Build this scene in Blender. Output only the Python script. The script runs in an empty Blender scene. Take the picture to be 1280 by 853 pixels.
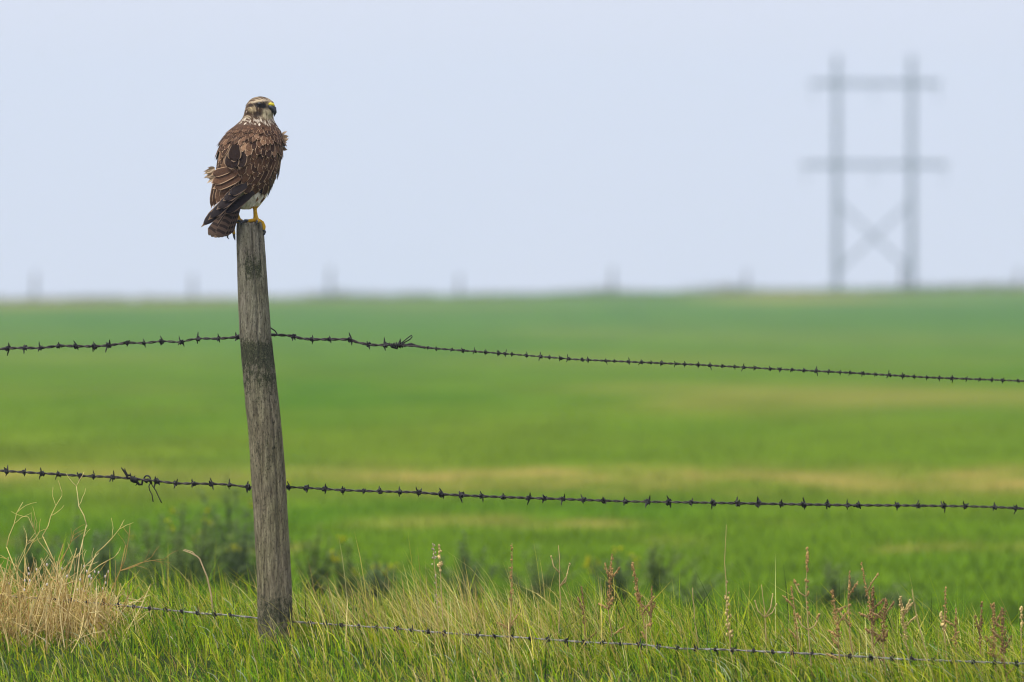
import bpy, math, random
import numpy as np
from mathutils import Vector, Matrix, noise
from mathutils.bvhtree import BVHTree

random.seed(7)
rng = np.random.default_rng(11)
R = math.radians
scene = bpy.context.scene
COL = scene.collection

# ------------------------------------------------------------------ camera
CAM_Z = 1.07          # eye height above the foot of the post
HORIZON = 370.0       # photo row of the eye level
FPX = 8000.0          # focal length in photo pixels (225 mm on 36 mm / 1280 px)
cam = bpy.data.cameras.new('camera')
cam.lens = 225.0
cam.sensor_width = 36.0
cam.clip_start = 0.5
cam.clip_end = 4000.0
cam.dof.use_dof = True
cam.dof.focus_distance = 19.9
cam.dof.aperture_fstop = 3.45
cam.dof.aperture_blades = 9
cam_ob = bpy.data.objects.new('camera', cam)
COL.objects.link(cam_ob)
cam_ob.location = (0, 0, CAM_Z)
cam_ob.rotation_euler = (R(90) - math.atan((426.5 - HORIZON) / FPX), 0, 0)
scene.camera = cam_ob

# ------------------------------------------------------------------ sky, sun, exposure
SUN_EL, SUN_ROT = R(58), R(235)
world = bpy.data.worlds.new('World')
scene.world = world
world.use_nodes = True
wn, wl = world.node_tree.nodes, world.node_tree.links
wn.clear()
sky = wn.new('ShaderNodeTexSky')
sky.sky_type = 'NISHITA'
sky.sun_disc = False
sky.sun_elevation = SUN_EL
sky.sun_rotation = SUN_ROT
sky.dust_density = 4.0
bg_sky = wn.new('ShaderNodeBackground'); bg_sky.inputs['Strength'].default_value = 0.05
wl.new(sky.outputs[0], bg_sky.inputs['Color'])
bg_cloud = wn.new('ShaderNodeBackground')            # the even layer of high cloud
bg_cloud.inputs['Color'].default_value = (0.364, 0.362, 0.426, 1)
bg_cloud.inputs['Strength'].default_value = 1.0
mixw = wn.new('ShaderNodeMixShader'); mixw.inputs[0].default_value = 0.88
wl.new(bg_sky.outputs[0], mixw.inputs[1]); wl.new(bg_cloud.outputs[0], mixw.inputs[2])
wo = wn.new('ShaderNodeOutputWorld')
wl.new(mixw.outputs[0], wo.inputs['Surface'])

sun = bpy.data.lights.new('sun', 'SUN')
sun.energy = 1.5
sun.angle = R(38)
sun.color = (1.0, 0.965, 0.91)
sun_ob = bpy.data.objects.new('sun', sun)
COL.objects.link(sun_ob)
sdir = Vector((math.sin(SUN_ROT) * math.cos(SUN_EL), math.cos(SUN_ROT) * math.cos(SUN_EL), math.sin(SUN_EL)))
sun_ob.rotation_euler = sdir.to_track_quat('Z', 'Y').to_euler()

vs = scene.view_settings
vs.view_transform = 'Standard'
vs.look = 'None'
vs.exposure = 1.35
vs.gamma = 1.0
vs.use_curve_mapping = False
scene.cycles.use_denoising = True
try:
    scene.cycles.denoiser = 'OPENIMAGEDENOISE'
except Exception:
    pass
scene.cycles.pixel_filter_type = 'BLACKMAN_HARRIS'
scene.cycles.filter_width = 1.15
scene.cycles.max_bounces = 6
scene.cycles.diffuse_bounces = 3
scene.cycles.glossy_bounces = 2
scene.cycles.transmission_bounces = 3
scene.cycles.volume_bounces = 2
scene.cycles.use_adaptive_sampling = True
scene.cycles.adaptive_threshold = 0.012


# ------------------------------------------------------------------ helpers
def P(px, py, d):
    """the point of the place that stands d metres out at that column and row of the photograph"""
    return Vector(((px - 640.0) / FPX * d, d, CAM_Z + (HORIZON - py) / FPX * d))


def fence_d(px):
    """the fence line comes nearer towards the east end"""
    return 20.0 / (1.0 + 0.06 * (px - 340.0) / 940.0)


def fence_y_at_x(x):
    d = 20.0
    for _ in range(8):
        d = fence_d(640.0 + x * FPX / d)
    return d


_fx = np.linspace(-6, 6, 121)
_fy = np.array([fence_y_at_x(max(-2.4, min(2.4, v))) for v in _fx])


def sstep(a, b, v):
    t = np.clip((np.asarray(v, float) - a) / (b - a), 0, 1)
    return t * t * (3 - 2 * t)


_perm = rng.permutation(512)
_vals = rng.random(512)


def vnoise(x, y, seed=0):
    x = np.asarray(x, float) + seed * 17.31; y = np.asarray(y, float) + seed * 5.77
    xi = np.floor(x).astype(int); yi = np.floor(y).astype(int)
    fx = x - xi; fy = y - yi
    fx = fx * fx * (3 - 2 * fx); fy = fy * fy * (3 - 2 * fy)
    def h(a, b):
        return _vals[(_perm[(a & 511)] + b * 31) & 511]
    return (h(xi, yi) * (1 - fx) + h(xi + 1, yi) * fx) * (1 - fy) + (h(xi, yi + 1) * (1 - fx) + h(xi + 1, yi + 1) * fx) * fy


def fnoise(x, y, seed=0):
    return 0.55 * vnoise(x, y, seed) + 0.28 * vnoise(x * 2.1, y * 2.1, seed + 1) + 0.17 * vnoise(x * 4.3, y * 4.3, seed + 2)


def ground_z(x, y):
    x = np.asarray(x, float); y = np.asarray(y, float)
    f = np.interp(x, _fx, _fy)
    verge = 0.03 * (fnoise(x * 1.3, y * 1.3, 3) - 0.5) - 0.05 * np.clip(x + 0.75, 0, 4.0)
    verge = verge - 0.13 * np.clip(f - y, 0, 4.5)          # the bank falls from the fence to the roadside
    field = -0.35 + 0.00475 * (np.minimum(y, 330) - 26.0) - 0.006 * np.maximum(y - 330, 0) * sstep(330, 360, y)
    field = field + np.clip(x, -60, 60) * 0.0102 * (np.minimum(y, 330) / 325.0) ** 1.5 + 0.25 * (fnoise(x * 0.02 + 4, y * 0.012, 5) - 0.5) * sstep(120, 300, y)
    k = sstep(1.3, 4.0, y - f)
    return verge * (1 - k) + field * k


def tag(o, label=None, cat=None, group=None, kind=None):
    if label: o['label'] = label
    if cat: o['category'] = cat
    if group: o['group'] = group
    if kind: o['kind'] = kind
    return o


def empty(name, loc, label, cat, group=None):
    o = bpy.data.objects.new(name, None)
    COL.objects.link(o)
    o.location = loc
    o.empty_display_size = 0.1
    return tag(o, label, cat, group)


def link(name, me, mat, parent=None, smooth=True):
    o = bpy.data.objects.new(name, me)
    COL.objects.link(o)
    if mat is not None and not me.materials:
        me.materials.append(mat)
    if smooth and len(me.polygons):
        me.polygons.foreach_set('use_smooth', np.ones(len(me.polygons), bool))
    if parent is not None:
        o.parent = parent                      # parents stand unrotated: children are offset below
        o.location = o.location - parent.location if parent.parent is None else o.location - parent.location - parent.parent.location
    return o


class MB:
    """collects world-space tubes, lathes and faces and links them as ONE mesh object"""
    def __init__(self):
        self.v, self.f, self.c = [], [], []
        self.col = (1, 1, 1)

    def add(self, vs, fs, col=None):
        b = len(self.v)
        self.v.extend([tuple(p) for p in vs])
        self.c.extend([col or self.col] * len(vs))
        self.f.extend([tuple(i + b for i in f) for f in fs])

    def tube(self, pts, radii, n=5, col=None, cap=True):
        pts = [Vector(p) for p in pts]
        m = len(pts)
        if not hasattr(radii, '__len__'):
            radii = [radii] * m
        t0 = (pts[1] - pts[0]).normalized()
        a = Vector((0, 0, 1)) if abs(t0.z) < 0.9 else Vector((1, 0, 0))
        nrm = t0.cross(a).normalized()
        vs, fs = [], []
        for i in range(m):
            t = (pts[min(i + 1, m - 1)] - pts[max(i - 1, 0)])
            t = t.normalized() if t.length > 1e-9 else t0
            nrm = (nrm - t * nrm.dot(t))
            nrm = nrm.normalized() if nrm.length > 1e-6 else t.orthogonal().normalized()
            bn = t.cross(nrm)
            for k in range(n):
                an = 2 * math.pi * k / n
                vs.append(pts[i] + (nrm * math.cos(an) + bn * math.sin(an)) * radii[i])
        for i in range(m - 1):
            for k in range(n):
                fs.append((i * n + k, i * n + (k + 1) % n, (i + 1) * n + (k + 1) % n, (i + 1) * n + k))
        if cap:
            fs.append(tuple(range(n))[::-1]); fs.append(tuple((m - 1) * n + k for k in range(n)))
        self.add(vs, fs, col)

    def blob(self, c, r, seg=6, rings=4, col=None, axes=None):
        c = Vector(c)
        rx, ry, rz = (r, r, r) if not hasattr(r, '__len__') else r
        vs, fs = [c + Vector((0, 0, rz))], []
        for i in range(1, rings):
            th = math.pi * i / rings
            for k in range(seg):
                an = 2 * math.pi * k / seg
                vs.append(c + Vector((rx * math.sin(th) * math.cos(an), ry * math.sin(th) * math.sin(an), rz * math.cos(th))))
        vs.append(c - Vector((0, 0, rz)))
        for k in range(seg):
            fs.append((0, 1 + k, 1 + (k + 1) % seg))
        for i in range(rings - 2):
            for k in range(seg):
                a = 1 + i * seg
                fs.append((a + k, a + seg + k, a + seg + (k + 1) % seg, a + (k + 1) % seg))
        e = len(vs) - 1
        a = 1 + (rings - 2) * seg
        for k in range(seg):
            fs.append((e, a + (k + 1) % seg, a + k))
        if axes is not None:
            vs = [c + axes @ (p - c) for p in vs]
        self.add(vs, fs, col)

    def leaf(self, p, d, length, width, col=None, droop=0.2, up=None):
        """a pointed leaf of four faces, folded a little along its rib"""
        p = Vector(p); d = Vector(d).normalized()
        up = up or Vector((0, 0, 1))
        s = d.cross(up)
        s = s.normalized() if s.length > 1e-5 else Vector((1, 0, 0))
        n = s.cross(d)
        m = p + d * length * 0.5 + n * length * 0.06
        e = p + d * length - Vector((0, 0, 1)) * droop * length
        vs = [p, m + s * width * 0.5 + n * width * .12, m, m - s * width * 0.5 + n * width * .12, e]
        self.add(vs, [(0, 1, 2), (0, 2, 3), (1, 4, 2), (2, 4, 3)], col)

    def mesh(self, name):
        me = bpy.data.meshes.new(name)
        me.from_pydata(self.v, [], self.f)
        at = me.color_attributes.new('tint', 'FLOAT_COLOR', 'POINT')
        c = np.ones((len(self.v), 4), np.float32); c[:, :3] = np.array(self.c, np.float32).reshape(-1, 3)
        at.data.foreach_set('color', c.ravel())
        me.update()
        return me

    def build(self, name, mat, parent=None, smooth=True):
        return link(name, self.mesh(name), mat, parent, smooth)


def np_mesh(name, v, f, cols=None, quads=True):
    me = bpy.data.meshes.new(name)
    n, k = f.shape
    me.vertices.add(len(v)); me.vertices.foreach_set('co', np.asarray(v, np.float32).ravel())
    me.loops.add(n * k); me.loops.foreach_set('vertex_index', f.astype(np.int32).ravel())
    me.polygons.add(n)
    me.polygons.foreach_set('loop_start', np.arange(0, n * k, k, dtype=np.int32))
    me.polygons.foreach_set('loop_total', np.full(n, k, np.int32))
    me.update(calc_edges=True)
    if cols is not None:
        at = me.color_attributes.new('tint', 'FLOAT_COLOR', 'POINT')
        c = np.ones((len(v), 4), np.float32); c[:, :3] = cols
        at.data.foreach_set('color', c.ravel())
    return me


# ------------------------------------------------------------------ materials
def new_mat(name, rough=0.7, spec=0.3):
    m = bpy.data.materials.new(name); m.use_nodes = True
    nt = m.node_tree
    b = nt.nodes['Principled BSDF']
    b.inputs['Roughness'].default_value = rough
    b.inputs['Specular IOR Level'].default_value = spec
    return m, nt, b


def N(nt, typ, **kw):
    n = nt.nodes.new(typ)
    for k, v in kw.items():
        if k.startswith('i_'):
            n.inputs[k[2:].replace('_', ' ')].default_value = v
        else:
            setattr(n, k, v)
    return n


def ramp(nt, fac, stops):
    r = nt.nodes.new('ShaderNodeValToRGB')
    e = r.color_ramp.elements
    while len(e) < len(stops): e.new(0.5)
    for q, (p, c) in zip(e, stops):
        q.position = p; q.color = (*c, 1) if len(c) == 3 else c
    nt.links.new(fac, r.inputs[0])
    return r.outputs[0]


def mixc(nt, fac, a, b, mode='MIX'):
    m = nt.nodes.new('ShaderNodeMix'); m.data_type = 'RGBA'; m.blend_type = mode
    for sock, val in ((0, fac), (6, a), (7, b)):
        if hasattr(val, 'links'): nt.links.new(val, m.inputs[sock])
        else: m.inputs[sock].default_value = val if sock == 0 else (*val, 1)
    return m.outputs[2]


def noise_tex(nt, vec, scale, detail=4, rough=0.55):
    n = nt.nodes.new('ShaderNodeTexNoise')
    n.inputs['Scale'].default_value = scale; n.inputs['Detail'].default_value = detail
    n.inputs['Roughness'].default_value = rough
    if vec is not None: nt.links.new(vec, n.inputs['Vector'])
    return n.outputs[0]


def mapped(nt, scale, out='Object'):
    tc = nt.nodes.new('ShaderNodeTexCoord'); mp = nt.nodes.new('ShaderNodeMapping')
    mp.inputs['Scale'].default_value = scale
    nt.links.new(tc.outputs[out], mp.inputs['Vector'])
    return mp.outputs[0]


def tint_mat(name, rough=0.6, spec=0.3, trans=0.0, var=0.25, nscale=8.0, bump=0.0, bscale=200):
    """colour from the per-plant tint, broken up with fine noise; trans = share of light let through the leaf"""
    m, nt, b = new_mat(name, rough, spec)
    at = N(nt, 'ShaderNodeAttribute', attribute_name='tint')
    ns = noise_tex(nt, mapped(nt, (1, 1, 1)), nscale, 3)
    v = ramp(nt, ns, [(0.25, (1 - var,) * 3), (0.75, (1 + var,) * 3)])
    c = mixc(nt, 1.0, at.outputs['Color'], v, 'MULTIPLY')
    nt.links.new(c, b.inputs['Base Color'])
    if bump:
        bn = N(nt, 'ShaderNodeBump'); bn.inputs['Strength'].default_value = bump; bn.inputs['Distance'].default_value = 0.004
        nt.links.new(noise_tex(nt, mapped(nt, (1, 1, 1)), bscale, 3), bn.inputs['Height'])
        nt.links.new(bn.outputs[0], b.inputs['Normal'])
    if trans:
        tr = N(nt, 'ShaderNodeBsdfTranslucent'); nt.links.new(c, tr.inputs['Color'])
        mx = N(nt, 'ShaderNodeMixShader'); mx.inputs[0].default_value = trans
        nt.links.new(b.outputs[0], mx.inputs[1]); nt.links.new(tr.outputs[0], mx.inputs[2])
        nt.links.new(mx.outputs[0], nt.nodes['Material Output'].inputs['Surface'])
    return m


M = {}
M['field'] = tint_mat('field_crop_cover', 1.0, 0.0, 0, 0.18, 0.9)
M['grass'] = tint_mat('grass_blades', 0.45, 0.22, 0.45, 0.15, 5)
M['dry_grass'] = tint_mat('dry_grass_blades', 0.6, 0.3, 0.2, 0.2, 9)
M['crop'] = tint_mat('crop_blades', 0.6, 0.1, 0.3, 0.2, 2)
M['weed'] = tint_mat('weed_leaves', 0.7, 0.08, 0.42, 0.25, 12)
M['straw'] = tint_mat('dry_straw', 0.75, 0.2, 0, 0.25, 40)
M['seed'] = tint_mat('brown_seeds', 0.85, 0.15, 0, 0.35, 90, 0.6, 260)


def rust_mat(name, base, dark, metal, rough):
    m, nt, b = new_mat(name, rough, 0.4)
    ns = noise_tex(nt, mapped(nt, (1, 1, 1)), 60, 5)
    c = ramp(nt, ns, [(0.3, dark), (0.62, base), (0.8, tuple(min(1, q * 1.9) for q in base))])
    nt.links.new(c, b.inputs['Base Color'])
    b.inputs['Metallic'].default_value = metal
    bn = N(nt, 'ShaderNodeBump'); bn.inputs['Strength'].default_value = 0.4; bn.inputs['Distance'].default_value = 0.001
    nt.links.new(noise_tex(nt, mapped(nt, (1, 1, 1)), 500, 3), bn.inputs['Height']); nt.links.new(bn.outputs[0], b.inputs['Normal'])
    return m


M['wire'] = rust_mat('dark_weathered_wire', (0.045, 0.033, 0.031), (0.012, 0.009, 0.009), 0.3, 0.55)
M['barb'] = rust_mat('blackened_barb_wire', (0.014, 0.011, 0.011), (0.005, 0.004, 0.004), 0.2, 0.6)
M['galv'] = rust_mat('galvanised_wire', (0.27, 0.26, 0.235), (0.09, 0.08, 0.07), 0.3, 0.55)


def wood_mat():
    m, nt, b = new_mat('weathered_post_wood', 0.9, 0.15)
    grain = noise_tex(nt, mapped(nt, (75, 75, 9)), 1.6, 8, 0.72)
    c = ramp(nt, grain, [(0.28, (0.04, 0.033, 0.026)), (0.42, (0.14, 0.122, 0.10)), (0.56, (0.25, 0.225, 0.19)), (0.72, (0.38, 0.35, 0.30))])
    fine = noise_tex(nt, mapped(nt, (300, 300, 40)), 1.0, 4, 0.7)
    c = mixc(nt, 0.75, c, ramp(nt, fine, [(0.3, (0.45, 0.44, 0.42)), (0.7, (1.35, 1.33, 1.3))]), 'MULTIPLY')
    # browner low down, grey where rain has bleached the upper half
    at = N(nt, 'ShaderNodeAttribute', attribute_name='tint')
    c = mixc(nt, 1.0, c, at.outputs['Color'], 'MULTIPLY')
    # dark lichen and moss crusts, with a shape of their own
    ms = N(nt, 'ShaderNodeAttribute', attribute_name='moss')
    mn = noise_tex(nt, mapped(nt, (60, 60, 34)), 1.5, 7, 0.78)
    add = N(nt, 'ShaderNodeMath', operation='ADD'); nt.links.new(ms.outputs['Fac'], add.inputs[0]); nt.links.new(mn, add.inputs[1])
    fac = ramp(nt, add.outputs[0], [(0.74, (0, 0, 0)), (0.84, (0.9, 0.9, 0.9))])
    lich = ramp(nt, noise_tex(nt, mapped(nt, (1, 1, 1)), 240, 4), [(0.35, (0.016, 0.018, 0.009)), (0.55, (0.05, 0.055, 0.026)), (0.75, (0.17, 0.175, 0.10))])
    c = mixc(nt, fac, c, lich)
    gr = ramp(nt, noise_tex(nt, mapped(nt, (7, 7, 4)), 1.3, 5, 0.6), [(0.42, (0, 0, 0)), (0.72, (0.55, 0.55, 0.55))])
    c = mixc(nt, gr, c, mixc(nt, 1.0, c, (0.82, 0.95, 0.62), 'MULTIPLY'))
    pit = noise_tex(nt, mapped(nt, (1, 1, 0.45)), 230, 5, 0.7)
    c = mixc(nt, 1.0, c, ramp(nt, pit, [(0.36, (0.35, 0.35, 0.33)), (0.47, (1, 1, 1)), (0.66, (1.0, 1.0, 1.0)), (0.74, (1.5, 1.5, 1.38))]), 'MULTIPLY')
    nt.links.new(c, b.inputs['Base Color'])
    bn = N(nt, 'ShaderNodeBump'); bn.inputs['Strength'].default_value = 1.0; bn.inputs['Distance'].default_value = 0.004
    hs = N(nt, 'ShaderNodeMath', operation='ADD'); nt.links.new(grain, hs.inputs[0]); nt.links.new(fine, hs.inputs[1])
    nt.links.new(hs.outputs[0], bn.inputs['Height']); nt.links.new(bn.outputs[0], b.inputs['Normal'])
    return m


M['wood'] = wood_mat()
m, nt, b = new_mat('far_weathered_wood', 0.9, 0.1)
nt.links.new(ramp(nt, noise_tex(nt, mapped(nt, (20, 20, 2)), 1, 4), [(0.3, (0.05, 0.045, 0.04)), (0.7, (0.13, 0.12, 0.11))]), b.inputs['Base Color'])
M['far_wood'] = m
m, nt, b = new_mat('insulator_glaze', 0.25, 0.5)
nt.links.new(ramp(nt, noise_tex(nt, mapped(nt, (1, 1, 1)), 3, 2), [(0.3, (0.10, 0.10, 0.11)), (0.7, (0.2, 0.2, 0.21))]), b.inputs['Base Color'])
M['insulator'] = m
m, nt, b = new_mat('dark_creosoted_pole', 0.85, 0.1)
nt.links.new(ramp(nt, noise_tex(nt, mapped(nt, (6, 6, .6)), 1, 4), [(0.3, (0.014, 0.013, 0.013)), (0.7, (0.035, 0.033, 0.034))]), b.inputs['Base Color'])
M['creosote'] = m

# ------------------------------------------------------------------ ground: verge, ditch and field in one sheet
def tan_mask(x, y):
    """where last year's stubble shows between the young crop"""
    yy = y + 2.2 * (fnoise(x * 0.16, y * 0.05, 11) - 0.5) * (y / 46.0)
    stripe = np.exp(-((yy - 45.8) / 2.9) ** 2)
    br = fnoise(x * 0.5 + 3, y * 0.22, 12)
    br2 = fnoise(x * 2.2, y * 1.1, 18)
    stripe = stripe * (0.38 + 0.62 * sstep(0.30, 0.65, br)) * (0.25 + 0.95 * sstep(0.32, 0.66, br2)) * (0.65 + 0.35 * sstep(-3.0, 0.5, x))
    spots = np.exp(-((yy - 38.2) / 0.9) ** 2) * sstep(0.5, 0.75, fnoise(x * 1.7, y * 0.5, 13)) * np.exp(-((x - 0.2) / 1.1) ** 2) * 0.6
    spots += np.exp(-((yy - 35.0) / 0.8) ** 2) * sstep(0.52, 0.75, fnoise(x * 1.4 + 9, y * 0.5, 19)) * 0.55
    faint = np.exp(-((yy - 75) / 7.0) ** 2) * 0.4 * sstep(0.35, 0.7, fnoise(x * 0.25, y * 0.06, 14))
    faint += np.exp(-((yy - 108) / 10.0) ** 2) * 0.22 * sstep(0.35, 0.7, fnoise(x * 0.15, y * 0.04, 15))
    far = sstep(215, 300, y) * 0.75 * sstep(0.35, 0.65, fnoise(x * 0.07, y * 0.025, 16))
    return np.clip(stripe + spots + faint + far, 0, 1)


GREEN_A = np.array([0.088, 0.158, 0.007]); GREEN_B = np.array([0.118, 0.172, 0.012]); GREEN_C = np.array([0.055, 0.135, 0.005])
TAN = np.array([0.33, 0.245, 0.07])


def field_colour(x, y):
    n1 = fnoise(x * 0.11, y * 0.035, 21)[:, None]; n2 = fnoise(x * 0.35 + 5, y * 0.12, 22)[:, None]
    c = GREEN_A + (GREEN_B - GREEN_A) * sstep(0.42, 0.7, n1) + (GREEN_C - GREEN_A) * sstep(0.5, 0.75, n2) * 0.8
    n3 = fnoise(x * 0.9 + 2, y * 1.6, 25)[:, None]; n4 = fnoise(x * 2.6, y * 2.2, 27)[:, None]
    c = c * (0.52 + 0.58 * n3 + 0.40 * n4)
    haze_tint = sstep(40, 170, y)[:, None]
    c = c * (1 - haze_tint) + (c * np.array([0.86, 0.98, 1.0]) + np.array([0, 0, 0.022])) * haze_tint  # haze put into the colour: the crop turns cooler and bluer with distance
    t = tan_mask(x, y)[:, None]
    return c * (1 - t) + TAN * t


sx = np.linspace(-1, 1, 141)
gx = np.sign(sx) * (np.abs(sx) * 9 + np.abs(sx) ** 5 * 900)
gy = np.concatenate([np.linspace(-60, 12, 10)[:-1], np.linspace(12, 30, 74)[:-1], 30 * (1.0125 ** np.arange(0, 195)), np.array([400, 480, 600, 800, 1100.])])
X, Y = np.meshgrid(gx, gy)
Z = ground_z(X, Y)
v = np.stack([X, Y, Z], -1).reshape(-1, 3)
nx, ny = len(gx), len(gy)
ii = (np.arange(ny - 1)[:, None] * nx + np.arange(nx - 1)[None, :]).ravel()
f = np.stack([ii, ii + 1, ii + nx + 1, ii + nx], -1)
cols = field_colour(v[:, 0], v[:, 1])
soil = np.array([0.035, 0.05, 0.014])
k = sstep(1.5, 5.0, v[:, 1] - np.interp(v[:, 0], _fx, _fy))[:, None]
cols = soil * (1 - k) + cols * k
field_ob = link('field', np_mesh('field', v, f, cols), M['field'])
tag(field_ob, 'green young crop field with tan stubble streaks rising to a hazy crest', kind='structure')


# ------------------------------------------------------------------ grass
def blades(name, x, y, h, lean_dir, lean, w, cols, mat, label, z0=None, segs=3, kind='stuff', droop=0.0):
    n = len(x)
    z = ground_z(x, y) if z0 is None else z0
    a = rng.random(n) * 2 * math.pi
    side = np.stack([np.cos(a), np.sin(a), np.zeros(n)], -1)
    ld = np.stack([np.cos(lean_dir), np.sin(lean_dir), np.zeros(n)], -1)
    base = np.stack([x, y, z - 0.01], -1)
    vs, cl = [], []
    for s in range(segs + 1):
        t = s / segs
        c = base + ld * (lean * h * t ** 1.9)[:, None]
        c[:, 2] += h * (t - droop * t ** 4) * np.sqrt(np.clip(1 - (lean * t) ** 2 * 0.45, 0.15, 1))
        ww = w * (1 - 0.55 * t) if s < segs else w * 0
        shade = (0.85 + 0.3 * t)
        if s < segs:
            vs += [c - side * ww[:, None] * 0.5, c + side * ww[:, None] * 0.5]
            cl += [cols, cols]
        else:
            vs += [c]; cl += [cols]
    vpb = 2 * segs + 1
    V = np.stack(vs, 1).reshape(-1, 3); C = np.stack(cl, 1).reshape(-1, 3)
    b0 = np.arange(n) * vpb
    tris = []
    for s in range(segs - 1):
        i = b0 + 2 * s
        tris += [np.stack([i, i + 1, i + 3], -1), np.stack([i, i + 3, i + 2], -1)]
    i = b0 + 2 * (segs - 1)
    tris.append(np.stack([i, i + 1, i + 2], -1))
    F = np.concatenate(tris, 0)
    return tag(link(name, np_mesh(name, V, F, C), mat), label, kind=kind)


def palette(n, pal, wts, jit=0.18):
    p = np.array(pal)[rng.choice(len(pal), n, p=np.array(wts) / np.sum(wts))]
    return np.clip(p * (1 + jit * rng.normal(size=(n, 1))) * (1 + 0.06 * rng.normal(size=(n, 3))), 0.004, 0.9)


GP = [(0.26, 0.38, 0.003), (0.14, 0.29, 0.003), (0.42, 0.47, 0.012), (0.045, 0.125, 0.003), (0.58, 0.53, 0.07)]

def verge_height(x, y):
    """short in front of the fence, long and uncut along and just behind it"""
    f = np.interp(x, _fx, _fy)
    back = y - f
    h = 0.056 + 0.016 * sstep(-0.7, -0.1, back) + 0.036 * sstep(-0.2, 0.6, back) + 0.052 * sstep(-0.9, 1.4, x) * sstep(-0.5, 0.4, back)
    h *= 0.30 + 1.4 * fnoise(x * 3.4, y * 2.2, 31) ** 1.2
    return h

n = 86000
x = rng.uniform(-2.7, 2.7, n); fy = np.interp(x, _fx, _fy)
y = fy + np.where(rng.random(n) < 0.2, rng.uniform(1.2, 5.0, n), rng.uniform(-2.2, 1.55, n))
h = verge_height(x, y) * np.clip(rng.normal(1, 0.38, n), 0.3, 2.3)
dirn = math.pi + rng.normal(0, 0.9, n)
dirn = np.where(rng.random(n) < 0.4, rng.random(n) * 6.283, dirn)
blades('grass', x, y, h, dirn, np.clip(rng.normal(0.42, 0.25, n), 0.02, 0.95), rng.uniform(0.0020, 0.0058, n),
       palette(n, GP, [4.5, 4, 3, 2.6, 1.1], 0.32), M['grass'], 'bright green uncut verge grass around the foot of the post')
# sedgy long leaves arching over beside and behind the post
n = 8500
x = rng.uniform(-2.6, 2.6, n); fy = np.interp(x, _fx, _fy)
y = fy + np.where(rng.random(n) < 0.3, rng.uniform(-1.8, 0.2, n), rng.uniform(-0.25, 1.3, n))
h = (0.10 + 0.07 * sstep(-0.8, 1.5, x)) * np.clip(rng.normal(1, 0.2, n), 0.5, 1.35) * (0.35 + 1.25 * fnoise(x * 3.0, y * 1.5, 33))
blades('long_grass', x, y, h, math.pi + rng.normal(0, 0.8, n), np.clip(rng.normal(0.7, 0.3, n), 0.1, 1.25), rng.uniform(0.0026, 0.0062, n),
       palette(n, GP + [(0.50, 0.56, 0.34)], [4, 3, 5, 1.2, 1.4, 1.0], 0.25), M['grass'], 'long arching green grass leaves rising along the fence line', segs=5, droop=0.30)  # the extra pale tint paints bright glints on bent leaves into the colour
# last year's straw standing among the green
n = 4800
cl = rng.choice(7, n, p=[.22, .22, .16, .10, .10, .12, .08])
cx = np.array([-0.25, -0.02, 0.20, -0.56, 1.40, 1.08, -1.2])[cl]
x = np.where(rng.random(n) < 0.55, cx + rng.normal(0, 0.15, n), rng.uniform(-2.5, 2.5, n))
fy = np.interp(x, _fx, _fy)
y = fy + np.where(rng.random(n) < 0.42, rng.uniform(-1.6, -0.05, n), rng.uniform(-0.1, 0.95, n))
h = (0.088 + (0.052 + 0.05 * sstep(-0.75, -0.4, x)) * sstep(-0.6, 0.2, y - fy)) * np.clip(rng.normal(1, 0.3, n), 0.4, 1.9)
blades('dry_grass', x, y, h, math.pi + rng.normal(0, 0.7, n), np.clip(rng.normal(0.5, 0.28, n), 0.02, 1.1), rng.uniform(0.0016, 0.0032, n),
       palette(n, [(0.56, 0.45, 0.11), (0.70, 0.60, 0.22), (0.34, 0.24, 0.06), (0.50, 0.50, 0.06)], [4, 3, 1.5, 2]), M['dry_grass'],
       'straw coloured dry grass blades standing among the green verge', segs=4)
# young crop in the nearer part of the field
n = 90000
y = 27.5 + 75 * rng.random(n) ** 2.2
x = rng.uniform(-1, 1, n) * (1.2 + 0.105 * y)
tm = tan_mask(x, y)
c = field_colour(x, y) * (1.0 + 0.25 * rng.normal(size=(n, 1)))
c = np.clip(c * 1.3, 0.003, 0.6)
h = rng.uniform(0.03, 0.10, n) * (1 - 0.55 * tm) * (1 - 0.6 * sstep(40, 90, y))
blades('crop', x, y, h, rng.random(n) * 6.283, rng.uniform(0.1, 0.8, n), rng.uniform(0.005, 0.010, n), c, M['crop'],
       'young green cereal crop covering the field behind the fence', segs=2)
# rough grass along the far crest
n = 9000
x = rng.uniform(-60, 60, n); y = 327 + rng.normal(0, 4.0, n)
h = 0.15 + 0.95 * fnoise(x * 0.30, y * 0.05, 41) ** 2 * rng.random(n)
blades('crest_grass', x, y, h, rng.random(n) * 6.283, rng.uniform(0, 0.6, n), rng.uniform(0.03, 0.09, n),
       palette(n, [(0.09, 0.12, 0.03), (0.20, 0.16, 0.07), (0.22, 0.15, 0.10)], [4, 2, 1]), M['crop'], 'ragged uncut grass along the hazy skyline of the field', segs=2)

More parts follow.
